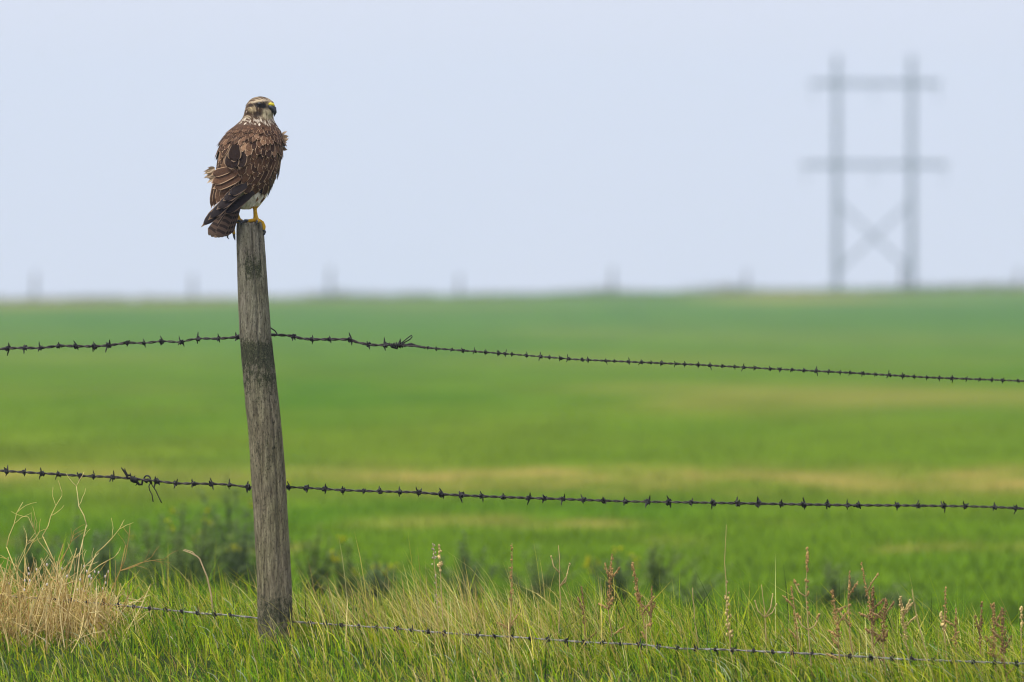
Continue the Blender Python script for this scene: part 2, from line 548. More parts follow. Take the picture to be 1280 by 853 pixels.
# ------------------------------------------------------------------ the fence post
POST = [(811, 344.5, 44), (790, 344.0, 43.5), (740, 342.8, 43), (680, 340.3, 43), (600, 335.8, 43), (540, 331.5, 42.5), (470, 324.5, 41.5),
        (420, 319.0, 40), (360, 315.8, 37.5), (320, 314.0, 36), (290, 312.6, 34.5), (279, 312.3, 33.5)]
PY = np.array([p[0] for p in POST][::-1], float); PXc = np.array([p[1] for p in POST][::-1]); PWd = np.array([p[2] for p in POST][::-1])
PD = 20.0
post = empty('fence_post', P(344.5, 806, PD), 'weathered grey leaning wooden fence post with dark lichen, the hawk perched on its top', 'fence post')
rows, seg = 330, 110
vv, mo, tn = [], [], []
for i in range(rows):
    py = 811 - (811 - 279) * i / (rows - 1)
    cx = np.interp(py, PY, PXc); hw = np.interp(py, PY, PWd) / 2 / 400
    c = P(cx, py, PD)
    for k_ in range(seg):
        a = 2 * math.pi * k_ / seg
        q = Vector((math.cos(a), math.sin(a), 0))
        r = hw * (1 + 0.035 * noise.noise((q.x * 1.3, q.y * 1.3, py * 0.012)) + 0.02 * noise.noise((q.x * 3, q.y * 3, py * 0.05)))
        g = noise.noise((q.x * 9, q.y * 9, py * 0.012 + 3)) + 0.6 * noise.noise((q.x * 21, q.y * 21, py * 0.02))
        r += 0.0011 * g - 0.0032 * max(0.0, noise.noise((q.x * 6 + 7, q.y * 6, py * 0.006)) - 0.28) * 3
        # long drying checks
        for ac, p0, p1, dep in ((4.95, 279, 470, 0.006), (5.5, 279, 360, 0.005), (5.25, 560, 760, 0.006), (4.4, 470, 640, 0.004), (5.75, 520, 700, 0.005), (3.6, 279, 520, 0.006), (1.2, 300, 700, 0.006)):
            aa = ac + 0.12 * noise.noise((py * 0.012, ac, 0))
            da = abs((a - aa + math.pi) % (2 * math.pi) - math.pi)
            if da < 0.09 and p0 - 1 < py < p1:
                r -= dep * (1 - da / 0.09) * min(1, (p1 - py) / 40)
        z = c.z
        if i > rows - 4:
            z += (0.016 * noise.noise((q.x * 2.2, q.y * 2.2, 9)) + 0.004 * noise.noise((q.x * 9, q.y * 9, 4))) * (i - rows + 4) / 3
        vv.append((c.x + q.x * r, c.y + q.y * r, z))
        m_ = 0.27 * math.exp(-((py - 334) / 20) ** 2) * (1.0 if 4.3 < a < 5.5 else 0.4) + 0.27 * math.exp(-((py - 438) / 17) ** 2) + 0.19 * math.exp(-((py - 470) / 30) ** 2) \
            + 0.22 * math.exp(-((py - 770) / 40) ** 2) + 0.12 * math.exp(-((py - 560) / 60) ** 2) + 0.10
        mo.append(m_)
        br = float(sstep(400, 560, py))
        tn.append((0.98 + 0.02 * br, 1.0 - 0.03 * br, 0.88 - 0.14 * br))
ff = []
for i in range(rows - 1):
    for k_ in range(seg):
        ff.append((i * seg + k_, i * seg + (k_ + 1) % seg, (i + 1) * seg + (k_ + 1) % seg, (i + 1) * seg + k_))
tc_ = len(vv); top = P(312.3, 279, PD); vv.append((top.x, top.y, top.z + 0.001)); mo.append(0); tn.append((1, 1, 1))
for k_ in range(seg):
    ff.append(((rows - 1) * seg + k_, (rows - 1) * seg + (k_ + 1) % seg, tc_))
me = bpy.data.meshes.new('timber'); me.from_pydata(vv, [], ff)
at = me.color_attributes.new('tint', 'FLOAT_COLOR', 'POINT'); at.data.foreach_set('color', np.concatenate([np.array(tn), np.ones((len(tn), 1))], 1).astype(np.float32).ravel())
at = me.attributes.new('moss', 'FLOAT', 'POINT'); at.data.foreach_set('value', np.array(mo, np.float32))
link('timber', me, M['wood'], post)
for py in (421, 609.5):                                       # staples that hold the wires to the far side
    mb = MB(); cx = float(np.interp(py, PY, PXc))
    c = P(cx + 10, py, PD) + Vector((0, 0.050, 0))
    mb.tube([c + Vector((0, -0.012, 0.012)), c + Vector((0, 0.006, 0.012)), c + Vector((0, 0.010, 0.0)), c + Vector((0, 0.006, -0.012)), c + Vector((0, -0.012, -0.012))], 0.0018, 5)
    mb.build('staple', M['wire'], post)

# ------------------------------------------------------------------ barbed wire
def wire_d(px):
    """depth of the wire: along the fence line, passing just behind the post"""
    return fence_d(px) + 0.062 * math.exp(-((px - 330) / 60.0) ** 2)


def wpt(path, px):
    xs = [p[0] for p in path]; ys = [p[1] for p in path]
    return P(px, float(np.interp(px, xs, ys)), wire_d(px))


def smooth_path(path):
    xs = np.array([p[0] for p in path], float); ys = np.array([p[1] for p in path], float)
    q = np.arange(xs[0], xs[-1], 2.0); yy = np.interp(q, xs, ys)
    ker = np.ones(5) / 5
    yp = np.pad(yy, 2, mode='edge'); yy = np.convolve(yp, ker, 'valid')
    return list(zip(q, yy))


def strand_mesh(path, x0, x1, phase, rad, rr, pitch, step):
    mb = MB(); pts = []
    px = x0
    while px <= x1:
        c = wpt(path, px); a = 2 * math.pi * (px / pitch) + phase + 0.5 * math.sin(px * 0.05)
        pts.append(c + Vector((0, math.cos(a), math.sin(a))) * rad)
        px += step
    mb.tube(pts, rr, 4)
    return mb


def barb_mesh(i, s):
    """two tight turns of wire with four cut points"""
    rnd = random.Random(100 + i); mb = MB()
    pts = []
    for q in range(9):
        a = q / 8 * 2 * math.pi * 1.75 + rnd.random()
        pts.append(Vector((s * (-0.42 + 0.84 * q / 8), s * 0.52 * math.cos(a), s * 0.52 * math.sin(a))))
    mb.tube(pts, s * 0.42, 4)
    for q in range(4):
        a = q * math.pi / 2 + rnd.uniform(-0.5, 0.5) + i
        e = rnd.uniform(-0.45, 0.45)
        d = Vector((e, math.cos(a), math.sin(a))).normalized()
        p0 = Vector((s * (-0.35 if q % 2 else 0.35), 0, 0)) + d * s * 0.35
        L = s * rnd.uniform(0.8, 1.8)
        mb.tube([p0, p0 + d * L * 0.6 + Vector((e * s * .2, 0, 0)), p0 + d * L], [s * 0.25, s * 0.22, s * 0.09], 3)
    return mb.mesh('barb')


def set_barbs(root, path, xs, meshes, mat, scale=1.0):
    for j, px in enumerate(xs):
        c = wpt(path, px)
        o = bpy.data.objects.new('barb', meshes[(j * 5 + j // 3) % len(meshes)])
        COL.objects.link(o)
        if not o.data.materials: o.data.materials.append(mat)
        o.parent = root
        o.location = c - root.location
        o.rotation_euler = (random.uniform(0, 6.28), random.uniform(-0.15, 0.15), random.uniform(-0.25, 0.25))
        o.scale = (scale * random.uniform(0.85, 1.15),) * 3


BIG = [barb_mesh(i, 0.0104) for i in range(7)]
SMALL = [barb_mesh(i + 20, 0.0068) for i in range(6)]
LOW = [barb_mesh(i + 40, 0.0080) for i in range(6)]

TOP = smooth_path([(-420, 462), (-200, 448), (0, 436.5), (10, 435.5), (31, 435), (50, 435.5), (75, 432.2), (95, 433), (118, 433.2), (136, 432), (159, 428.5), (180, 429.2),
       (203, 426.5), (227, 428.2), (236, 425), (248, 423.3), (273, 423.6), (297, 421.5), (320, 419.6), (338, 418.6), (355, 419.2), (367, 420.3), (374, 423.0), (390, 424.5), (412, 424.3), (438, 424.4), (446, 428.2), (461, 431), (474, 431.8), (482, 431.0),
       (500, 432), (520, 433), (540, 435.5), (640, 443), (720, 449.5), (800, 453), (870, 456), (960, 461), (1060, 466), (1160, 472), (1280, 476.5), (1500, 487), (1750, 497)])
tw = empty('barbed_wire', P(330, 419.3, wire_d(330)), 'topmost dark twisted barbed wire with a looped splice right of the post', 'barbed wire', 'fence wires')
for ph in (0, math.pi):
    strand_mesh(TOP, -400, 504, ph, 0.0024, 0.0025, 23, 3.2).build('strand', M['wire'], tw)
    strand_mesh(TOP, 500, 1740, ph, 0.0017, 0.0018, 17, 2.8).build('strand', M['wire'], tw)
xs = [10, 31, 51, 73, 95, 118, 136, 159, 180, 202, 227, 248, 273, 297, 367, 390, 412, 438, 461, 482]
xs = [-12 - 21.5 * q for q in range(16)][::-1] + xs
set_barbs(tw, TOP, xs, BIG, M['barb'])
xs = [535, 545, 565, 579, 594, 607, 623, 631, 640, 658, 676, 687, 701, 711, 728, 735, 757, 768, 786, 802, 814, 827, 845, 856, 873, 887, 903, 918, 930, 944, 963, 975, 990, 1005, 1020, 1036, 1050, 1063, 1079,
      1095, 1112, 1129, 1143, 1159, 1174, 1190, 1208, 1225, 1240, 1253, 1273]
xs += [1290 + 16 * q for q in range(26)]
set_barbs(tw, TOP, xs, SMALL, M['barb'])
# eye of wire bent back at the post edge
mb = MB(); d = wire_d(345)
mb.tube([P(*p, d) for p in ((333, 408.0), (339, 410.5), (344, 414.0), (346.5, 418.0), (343.5, 420.2), (337, 418.2), (330, 417.5))], 0.0023, 5)
mb.build('bent_loop', M['wire'], tw)
# splice
mb = MB(); d = wire_d(498); c = P(498, 431.6, d)
pts = []
for q in range(40):
    a = q * 0.95; pts.append(P(489 + q * 0.45, 431.7, d) + Vector((0, math.cos(a), math.sin(a))) * (0.004 + 0.0045 * math.sin(q / 39 * math.pi)))
mb.tube(pts, 0.0026, 4)
mb.tube([P(*p, d) for p in ((486, 429), (490, 434), (496, 436), (500, 427), (500.5, 423.5))], [0.0032, 0.0034, 0.0034, 0.003, 0.0012], 4)
mb.tube([P(*p, d) for p in ((502, 430), (508, 431.5), (514, 430), (520, 432.5), (527, 434), (532, 435))], 0.0036, 4)
mb.build('splice_knot', M['barb'], tw)
mb = MB()
mb.tube([P(*p, d) for p in ((500, 430), (505, 426.5), (511, 421.5), (514.5, 419.2), (515.2, 421.2), (513, 424), (508, 427), (502, 430))], 0.0018, 5)
mb.build('splice_loop', M['barb'], tw)

MID = smooth_path([(-420, 563), (-200, 577), (0, 588.5), (30, 590.5), (73, 593), (100, 595), (141, 596.5), (160, 598), (180, 600), (200, 602), (220, 604.5), (264, 605), (287, 606), (310, 609.3), (330, 609.4), (360, 609.2), (383, 610),
       (428, 613), (475, 614.5), (520, 615.5), (550, 618), (600, 620.5), (640, 622), (700, 624), (780, 627), (880, 628.6), (960, 630), (1060, 631.7), (1120, 632), (1200, 633), (1245, 634.2), (1280, 636), (1500, 644), (1750, 652)])
mw = empty('barbed_wire', P(336, 609.3, wire_d(336)), 'middle dark barbed wire with mended knot and two dangling ends', 'barbed wire', 'fence wires')
for ph in (0.4, 0.4 + math.pi):
    strand_mesh(MID, -400, 1740, ph, 0.0022, 0.0024, 24, 3.2).build('strand', M['wire'], mw)
xs = [8, 30, 53, 73, 100, 117, 141, 196, 219, 242, 264, 287, 310, 361, 383, 406, 429, 455, 475, 500, 524, 552, 577, 602, 629, 661, 681, 704, 730, 755, 782, 810, 836, 864, 892, 922, 948, 977, 1005, 1035,
      1060, 1073, 1122, 1148, 1180, 1207, 1244, 1270]
xs = [-14 - 22 * q for q in range(16)][::-1] + xs + [1299 + 29 * q for q in range(14)]
set_barbs(mw, MID, xs, BIG, M['barb'], 1.08)
mb = MB(); d = wire_d(175)
mb.tube([P(*p, d) for p in ((151.3, 584.5), (154, 588), (157.5, 593), (160, 598), (163, 597), (166, 600), (170, 601.5), (174, 606), (177, 606), (178.5, 600), (181.5, 598.5))], [0.0012, 0.003, 0.0036, 0.0045, 0.0055, 0.0055, 0.0055, 0.004, 0.004, 0.0035, 0.003], 5)
mb.tube([P(*p, d) for p in ((155.8, 585.6), (156.6, 589.5), (159, 594), (163, 594.5))], [0.001, 0.0025, 0.003, 0.003], 4)
pts = [P(163 + q * 0.33, 598.5 + q * .1, d) + Vector((0, math.cos(q), math.sin(q))) * 0.008 for q in range(26)]
mb.tube(pts, 0.0036, 4)
for p0, p1 in (((163.5, 596), (162.5, 591)), ((167, 597), (169, 594.5)), ((172, 603.5), (169.5, 607.5)), ((165, 600), (162.5, 601.5))):
    mb.tube([P(*p0, d), P(*p1, d - 0.004)], [0.0028, 0.0008], 4)
mb.build('mended_knot', M['barb'], mw)
mb = MB()
mb.tube([P(184 + 4.0 * math.cos(a), 599 - 4.2 * math.sin(a), d - 0.01 + 0.004 * a) for a in [x_ * 0.45 - 0.6 for x_ in range(13)]], 0.0028, 5)
mb.tube([P(*p, d - .006) for p in ((180, 600), (182, 601.5), (185, 600), (188, 602), (189.5, 605))], [0.004, 0.006, 0.006, 0.0045, 0.003], 5)
mb.build('wire_eye', M['barb'], mw)
for pp in (((188, 604), (186, 608), (187, 613), (190, 619), (191.3, 627.5)), ((188.5, 604), (191, 608), (195, 614), (198.5, 622), (202, 629))):
    mb = MB(); mb.tube([P(*p, d) for p in pp], [0.0019, 0.0018, 0.0018, 0.0017, 0.002], 5); mb.build('dangling_end', M['wire'], mw)

BOT = smooth_path([(-420, 722), (-200, 733), (0, 745), (60, 749), (105, 753), (130, 755.5), (150, 757), (190, 761), (250, 767), (290, 769.5), (330, 774), (365, 777.5), (388, 779), (430, 782), (495, 786), (535, 790), (597, 794.5), (640, 796.5), (730, 803),
       (800, 806), (820, 808), (845, 811), (895, 812), (960, 815), (1040, 819), (1120, 824), (1200, 827), (1280, 830), (1500, 841), (1750, 852)])
bw = empty('barbed_wire', P(344, 775.5, wire_d(344)), 'lowest pale galvanised barbed wire strung through the grass tips', 'barbed wire', 'fence wires')
for ph in (0.9, 0.9 + math.pi):
    strand_mesh(BOT, -400, 1740, ph, 0.0016, 0.0022, 34, 4.0).build('strand', M['galv'], bw)
xs = [-30, -11, 9, 28, 48, 68, 88, 109, 128, 147, 167, 187, 207, 227, 247, 268, 287, 387, 407, 427, 449, 471, 495, 515, 535, 555, 576, 597, 618, 640, 663, 685, 708, 730, 753, 776, 799.5, 823, 847, 870, 894, 916, 942, 966, 990, 1015, 1040, 1063, 1089, 1115, 1140,
      1166, 1191, 1217, 1243, 1271]
xs += [1298 + 26 * q for q in range(15)]
set_barbs(bw, BOT, xs, LOW, M['barb'], 1.2)


# ------------------------------------------------------------------ the hawk
HD = 20.0
HO = P(314, 279, HD)                     # the top of the post under its feet


def B(px, py, w=0.0):
    """bird point: photo column and row at the post's distance, w in the same pixels towards the viewer's side"""
    return Vector((HO.x + (px - 314) / 400.0, HO.y - w / 400.0, HO.z + (279 - py) / 400.0))


hawk = empty('hawk', HO, 'brown hawk with buff feather edges perched on top of the leaning wooden post', 'hawk')
SEC = [(262, 307, 6, -6, 8), (255, 308, 13, -6, 15), (248, 307, 20, -6, 22), (240, 304, 29, -4, 29), (225, 307, 36.5, -2, 35), (205, 311, 40, 0, 38), (185, 313.5, 40.5, 0, 39), (172, 316, 38, -2, 36), (163, 318, 32, -4, 31),
       (155, 320.5, 24.5, -6, 24), (149, 322, 20, -6, 20), (144, 323, 18.6, -6, 18), (137, 324.2, 18.2, -6, 18), (130, 325, 17, -6, 17), (125, 325.3, 13.5, -6, 14), (121.8, 325, 8, -6, 8), (120.6, 325, 2, -6, 2)]
sy = np.array([s[0] for s in SEC], float)[::-1]
def sec(py, j):
    return float(np.interp(py, sy, np.array([s[j] for s in SEC], float)[::-1]))
mb = MB()
rings, segs = 90, 40
vs_, fs_ = [], []
for i in range(rings):
    py = 262 - (262 - 120.6) * i / (rings - 1)
    for k_ in range(segs):
        a = 2 * math.pi * k_ / segs
        vs_.append(B(sec(py, 1) + sec(py, 2) * math.cos(a), py, sec(py, 3) + sec(py, 4) * math.sin(a)))
for i in range(rings - 1):
    for k_ in range(segs):
        fs_.append((i * segs + k_, (i + 1) * segs + k_, (i + 1) * segs + (k_ + 1) % segs, i * segs + (k_ + 1) % segs))
fs_.append(tuple(range(segs))); fs_.append(tuple((rings - 1) * segs + k_ for k_ in range(segs))[::-1])
mb.add(vs_, fs_)
# brow, cheek and chin that shape the head
mb.blob(B(327, 127.5, 5), (9 / 400, 6 / 400, 3.5 / 400), 16, 10)
mb.blob(B(333, 141, 0), (9.5 / 400, 10 / 400, 8 / 400), 16, 10)
mb.blob(B(336, 131, -2), (7 / 400, 8 / 400, 6 / 400), 16, 10)
mb.blob(B(316, 139, 2), (8 / 400, 9 / 400, 7 / 400), 16, 10)
# thighs, shanks and toes
mb.tube([B(322, 232, -4), B(320.5, 246, -5), B(319, 257, -5), B(318.8, 260, -5)], [17 / 400, 12 / 400, 5.5 / 400, 3 / 400], 16)
mb.tube([B(318.8, 254, -5), B(318.6, 263, -5), B(319.4, 270, -4), B(320, 275.5, -2)], [2.9 / 400, 2.5 / 400, 2.9 / 400, 4.2 / 400], 12)
mb.tube([B(304, 234, -10), B(299, 248, -12), B(295.5, 260, -11)], [16 / 400, 10 / 400, 4.5 / 400], 16)
mb.tube([B(295.5, 257, -11), B(295.6, 267, -9), B(297.5, 275.5, -6)], [2.9 / 400, 2.6 / 400, 4.0 / 400], 12)
TOES = [  # (points, talon points): right foot
    ([(320, 275.4, -2), (324.5, 276.2, 2), (328.2, 278.6, 4), (330.2, 283.5, 4), (330.0, 288.0, 4)], [(329.8, 287.5, 4), (331.6, 290.3, 4.6), (330.6, 293.4, 5), (327.8, 294.9, 5)]),
    ([(320, 275.4, -2), (315.5, 276.0, 4), (312.0, 276.6, 9), (309.5, 276.6, 13)], [(310.2, 276.0, 13), (306.8, 275.9, 16), (303.2, 278.6, 18.2), (301.2, 281.6, 18.6)]),
    ([(320, 275.4, -2), (322.5, 276.2, 6), (322.8, 276.8, 12), (322.0, 277.2, 16)], [(322, 277, 16), (321.6, 277.4, 18.6), (321.2, 280, 20), (321, 282.5, 19.8)]),
    ([(320, 275.4, -2), (321, 275.8, -9), (321.5, 276.6, -14)], [(321.5, 276.5, -14), (321.7, 277.2, -17), (321.7, 281, -19)]),
    # left foot
    ([(297.5, 275.4, -6), (295.5, 276.6, -1), (292.2, 279.5, 2), (289.8, 286, 3), (287.3, 291, 4)], [(287.5, 291, 4), (284.8, 293.5, 4.6), (284.6, 297, 5), (286.6, 299.3, 5)]),
    ([(297.5, 275.4, -6), (296.5, 276.2, 2), (293.3, 279.0, 7), (291.5, 287, 8), (293, 293.5, 8.5)], [(292.8, 293, 8.5), (293.4, 297.5, 9), (294.4, 300.8, 9.5)]),
    ([(297.5, 275.4, -6), (300.0, 276.2, 2), (298.8, 276.8, 8), (297.4, 277.0, 10.5)], [(297.6, 276.6, 10), (299.4, 276.4, 13.2), (302.4, 279.4, 15.8), (303.6, 281.8, 16.5)]),
    ([(297.5, 275.4, -6), (301, 276, -12), (302, 276.8, -16)], [(302, 276.8, -16), (302.4, 277.4, -19), (302.4, 281, -20.5)]),
]
for t_, _ in TOES:
    mb.tube([B(*p) for p in t_], [3.4 / 400] + [2.5 / 400] * (len(t_) - 2) + [2.1 / 400], 10)
raw = bpy.data.objects.new('hawk_raw', mb.mesh('raw')); COL.objects.link(raw)
md = raw.modifiers.new('r', 'REMESH'); md.mode = 'VOXEL'; md.voxel_size = 0.0021
sm = raw.modifiers.new('s', 'SMOOTH'); sm.factor = 0.5; sm.iterations = 5
dg = bpy.context.evaluated_depsgraph_get(); dg.update()
body_me = bpy.data.meshes.new_from_object(raw.evaluated_get(dg))
body_me.name = 'body'
bpy.data.objects.remove(raw)
nv = len(body_me.vertices)
co = np.empty(nv * 3, np.float32); body_me.vertices.foreach_get('co', co); co = co.reshape(-1, 3)
bx = 314 + (co[:, 0] - HO.x) * 400; by = 279 - (co[:, 2] - HO.z) * 400; bwv = -(co[:, 1] - HO.y) * 400
def ell(cx, cy, rx, ry, soft=0.35, ang=0):
    ca, sa = math.cos(ang), math.sin(ang)
    dx, dy = bx - cx, by - cy
    q = np.sqrt(((dx * ca + dy * sa) / rx) ** 2 + ((-dx * sa + dy * ca) / ry) ** 2)
    return 1 - sstep(1 - soft, 1 + soft, q)
def lay(c, mask, col):
    return c * (1 - mask[:, None]) + np.array(col) * mask[:, None]
fine = np.array([noise.noise((p[0] * 260, p[1] * 260, p[2] * 140)) for p in co])
streak = np.array([noise.noise(((p[0] + p[1]) * 330, 1.3, p[2] * 70)) for p in co])
c = np.tile(np.array([0.070, 0.034, 0.017]), (nv, 1)) * (1 + 0.5 * fine[:, None])
front = sstep(2, -14, bwv) * sstep(160, 175, by) * 1.0                     # breast and belly, away from the viewer
c = lay(c, front * 0.85, (0.40, 0.33, 0.21))
c = lay(c, sstep(238, 246, by) * sstep(285, 294, bx), (0.74, 0.70, 0.54))
# head
hd = sstep(154, 148, by)
c = lay(c, hd * 0.85, (0.065, 0.038, 0.020))
c = lay(c, hd * sstep(0.05, 0.35, streak) * 0.85, (0.40, 0.31, 0.19))
c = lay(c, ell(324, 127.0, 12, 1.5, 0.5, -0.12) * 0.95, (0.52, 0.42, 0.27))
c = lay(c, ell(336, 127, 5, 4, 0.5) * 0.6, (0.30, 0.24, 0.16))
c = lay(c, ell(315, 137.4, 4.6, 4.0, 0.5) * np.clip(0.7 + 0.8 * streak, 0.3, 1), (0.45, 0.35, 0.19))
c = lay(c, ell(334.5, 143.5, 7.5, 6.5, 0.35) * np.clip(0.72 + 0.9 * streak, 0.25, 1), (0.56, 0.48, 0.29))
c = lay(c, ell(336.5, 135.5, 4.5, 5, 0.5) * 0.7, (0.20, 0.17, 0.11))
c = lay(c, ell(322.0, 143.2, 6.0, 3.6, 0.4, -0.25) * 0.95, (0.030, 0.018, 0.011))
c = lay(c, ell(326.5, 132.4, 8.0, 3.6, 0.35, 0.22), (0.012, 0.010, 0.010))
c = lay(c, ell(313, 132.4, 5.5, 2.0, 0.5, -0.2) * 0.9, (0.035, 0.022, 0.015))
nape = np.exp(-((by - 151.5) / 3.4) ** 2) * sstep(0.0, 0.3, streak)
c = lay(c, nape * 0.75, (0.62, 0.55, 0.43))
# bare legs and toes
leg = sstep(257.0, 259.0, by) * np.clip((np.abs(bx - 319) < 5.5) * (np.abs(bwv + 5) < 5) + (np.abs(bx - 295.5) < 5.5) * (np.abs(bwv + 10.5) < 5) + (by > 266), 0, 1)
lc = np.array([0.58, 0.33, 0.012]) * (1 + 0.25 * fine[:, None])
c = c * (1 - leg[:, None]) + lc * leg[:, None]
at = body_me.color_attributes.new('tint', 'FLOAT_COLOR', 'POINT')
at.data.foreach_set('color', np.concatenate([np.clip(c, 0.004, 1), np.ones((nv, 1))], 1).astype(np.float32).ravel())
body_me.materials.clear()
M['plumage'] = tint_mat('hawk_plumage', 0.8, 0.2, 0, 0.12, 150, 0.5, 320)
body = link('body', body_me, M['plumage'], hawk)
bvh = BVHTree.FromPolygons([Vector(p) for p in co.tolist()], [tuple(p.vertices) for p in body_me.polygons])


def feather_mat(name, dark, mid, rim, bars=0.0, rimw=1.0, rough=0.65):
    m, nt, b = new_mat(name, rough, 0.1)
    oi = N(nt, 'ShaderNodeObjectInfo')
    ra = N(nt, 'ShaderNodeAttribute', attribute_name='rim')
    ns = noise_tex(nt, mapped(nt, (1.5, 6, 1)), 2.2, 4, 0.6)
    base = mixc(nt, oi.outputs['Random'], dark, mid)
    base = mixc(nt, 0.8, base, ramp(nt, ns, [(0.3, (0.6, 0.6, 0.6)), (0.7, (1.5, 1.45, 1.4))]), 'MULTIPLY')
    if bars:
        wv = N(nt, 'ShaderNodeTexWave', bands_direction='Y'); wv.inputs['Scale'].default_value = bars; wv.inputs['Distortion'].default_value = 2.0; wv.inputs['Detail'].default_value = 2
        nt.links.new(mapped(nt, (0.35, 1, 1)), wv.inputs['Vector'])
        base = mixc(nt, ramp(nt, wv.outputs[0], [(0.35, (0, 0, 0)), (0.65, (1, 1, 1))]), base, tuple(q * 3.2 for q in mid))
    mr = N(nt, 'ShaderNodeMath', operation='MULTIPLY'); mr.inputs[1].default_value = rimw
    nt.links.new(ramp(nt, ra.outputs['Fac'], [(0.15, (0, 0, 0)), (0.6, (1, 1, 1))]), mr.inputs[0])
    c = mixc(nt, mr.outputs[0], base, rim)
    nt.links.new(c, b.inputs['Base Color'])
    return m


M['covert'] = feather_mat('brown_covert', (0.028, 0.0135, 0.008), (0.122, 0.063, 0.034), (0.48, 0.32, 0.19), rimw=0.95)
M['mantle'] = feather_mat('mottled_mantle_feather', (0.036, 0.018, 0.010), (0.155, 0.084, 0.046), (0.42, 0.28, 0.165), rimw=0.75)
M['flight'] = feather_mat('dark_flight_feather', (0.012, 0.008, 0.008), (0.024, 0.016, 0.015), (0.24, 0.16, 0.10), rimw=0.75, rough=0.5)
M['pale'] = feather_mat('pale_worn_mantle_feather', (0.10, 0.052, 0.028), (0.27, 0.16, 0.09), (0.50, 0.35, 0.22), rimw=0.9)
M['dusky'] = feather_mat('dusky_scapular', (0.022, 0.013, 0.010), (0.038, 0.022, 0.016), (0.34, 0.23, 0.14), rimw=0.9)
M['tail'] = feather_mat('barred_tail_feather', (0.013, 0.008, 0.006), (0.026, 0.016, 0.011), (0.20, 0.14, 0.09), bars=2.6, rimw=0.3)
M['cream'] = feather_mat('cream_down', (0.70, 0.66, 0.50), (0.80, 0.77, 0.62), (0.84, 0.82, 0.70))
M['buff'] = feather_mat('buff_flank_down', (0.42, 0.30, 0.17), (0.60, 0.47, 0.31), (0.16, 0.09, 0.05), rimw=0.6)
M['nape'] = feather_mat('white_streaked_nape', (0.10, 0.065, 0.045), (0.60, 0.52, 0.40), (0.62, 0.55, 0.43), rimw=0.4)


def feather_mesh(name, prof, cup=0.18, curl=-0.05, notch=0.12):
    """unit feather: root at the origin, tip at y = 1, half width 1 in x; 'rim' marks its margin"""
    ss = [0.0, 0.22, 0.5, 0.75, 0.91, 1.0]
    xx = [-1, -0.78, 0, 0.78, 1]
    vs, rim, fs = [], [], []
    for s in ss:
        w = prof(s)
        for q in xx:
            yy = s - (notch * (abs(q) ** 2) if s > 0.5 else 0) * (s - 0.5) * 2
            vs.append((w * q, yy, -cup * 0.3 * (w * q) ** 2 + curl * s * s + (0.03 if q == 0 else 0)))
            rim.append(1.0 if (abs(q) == 1 and s > 0.1) or s == 1.0 else 0.0)
    n5 = len(xx)
    for i in range(len(ss) - 1):
        for k_ in range(n5 - 1):
            fs.append((i * n5 + k_, i * n5 + k_ + 1, (i + 1) * n5 + k_ + 1, (i + 1) * n5 + k_))
    me = bpy.data.meshes.new(name); me.from_pydata(vs, [], fs)
    at = me.attributes.new('rim', 'FLOAT', 'POINT'); at.data.foreach_set('value', np.array(rim, np.float32))
    me.polygons.foreach_set('use_smooth', np.ones(len(me.polygons), bool))
    return me


def pr_round(s): return 0.45 + 0.55 * math.sin(min(s / 0.6, 1) * math.pi / 2) if s < 0.6 else max(0.30, math.sqrt(max(0, 1 - ((s - 0.6) / 0.44) ** 2)))
def pr_long(s): return 0.5 + 0.5 * min(1, s / 0.3) if s < 0.7 else max(0.16, math.sqrt(max(0, 1 - ((s - 0.7) / 0.31) ** 2)))
def pr_point(s): return 0.4 + 0.6 * min(1, s / 0.25) if s < 0.3 else max(0.05, 1 - ((s - 0.3) / 0.72) ** 1.4)
def pr_tail(s): return 0.45 + 0.6 * s if s < 0.85 else max(0.3, math.sqrt(max(0, 1 - ((s - 0.85) / 0.16) ** 2)))
FM = {}
def fmesh(kind, mat):
    if (kind, mat) not in FM:
        me = feather_mesh('feather', {'r': pr_round, 'l': pr_long, 'p': pr_point, 't': pr_tail}[kind], notch=0.03 if kind == 't' else 0.12)
        me.materials.append(M[mat]); FM[(kind, mat)] = me
    return FM[(kind, mat)]


def place_feather(name, kind, mat, root, tip, width, nrm, thick=None):
    """lay one feather from root to tip (bird points), its face turned to nrm"""
    root, tip = Vector(root), Vector(tip)
    yv = tip - root; L = yv.length; yv = yv / L
    zv = (nrm - yv * nrm.dot(yv)).normalized(); xv = yv.cross(zv)
    o = bpy.data.objects.new(name, fmesh(kind, mat)); COL.objects.link(o)
    o.parent = hawk
    mt = Matrix((xv * width * 0.5, yv * L, zv * width * 0.5)).transposed().to_4x4()
    mt.translation = root - hawk.location
    o.matrix_local = mt
    return o


def surf(px, py, from_w=80):
    r = bvh.ray_cast(B(px, py, from_w), Vector((0, 1, 0)))
    return r[0], r[1]


def surf_cyl(py, phi):
    c = B(sec(py, 1), py, sec(py, 3))
    d_ = Vector((math.sin(phi), -math.cos(phi), 0))
    r = bvh.ray_cast(c + d_ * 0.25, -d_)
    return r[0], r[1]


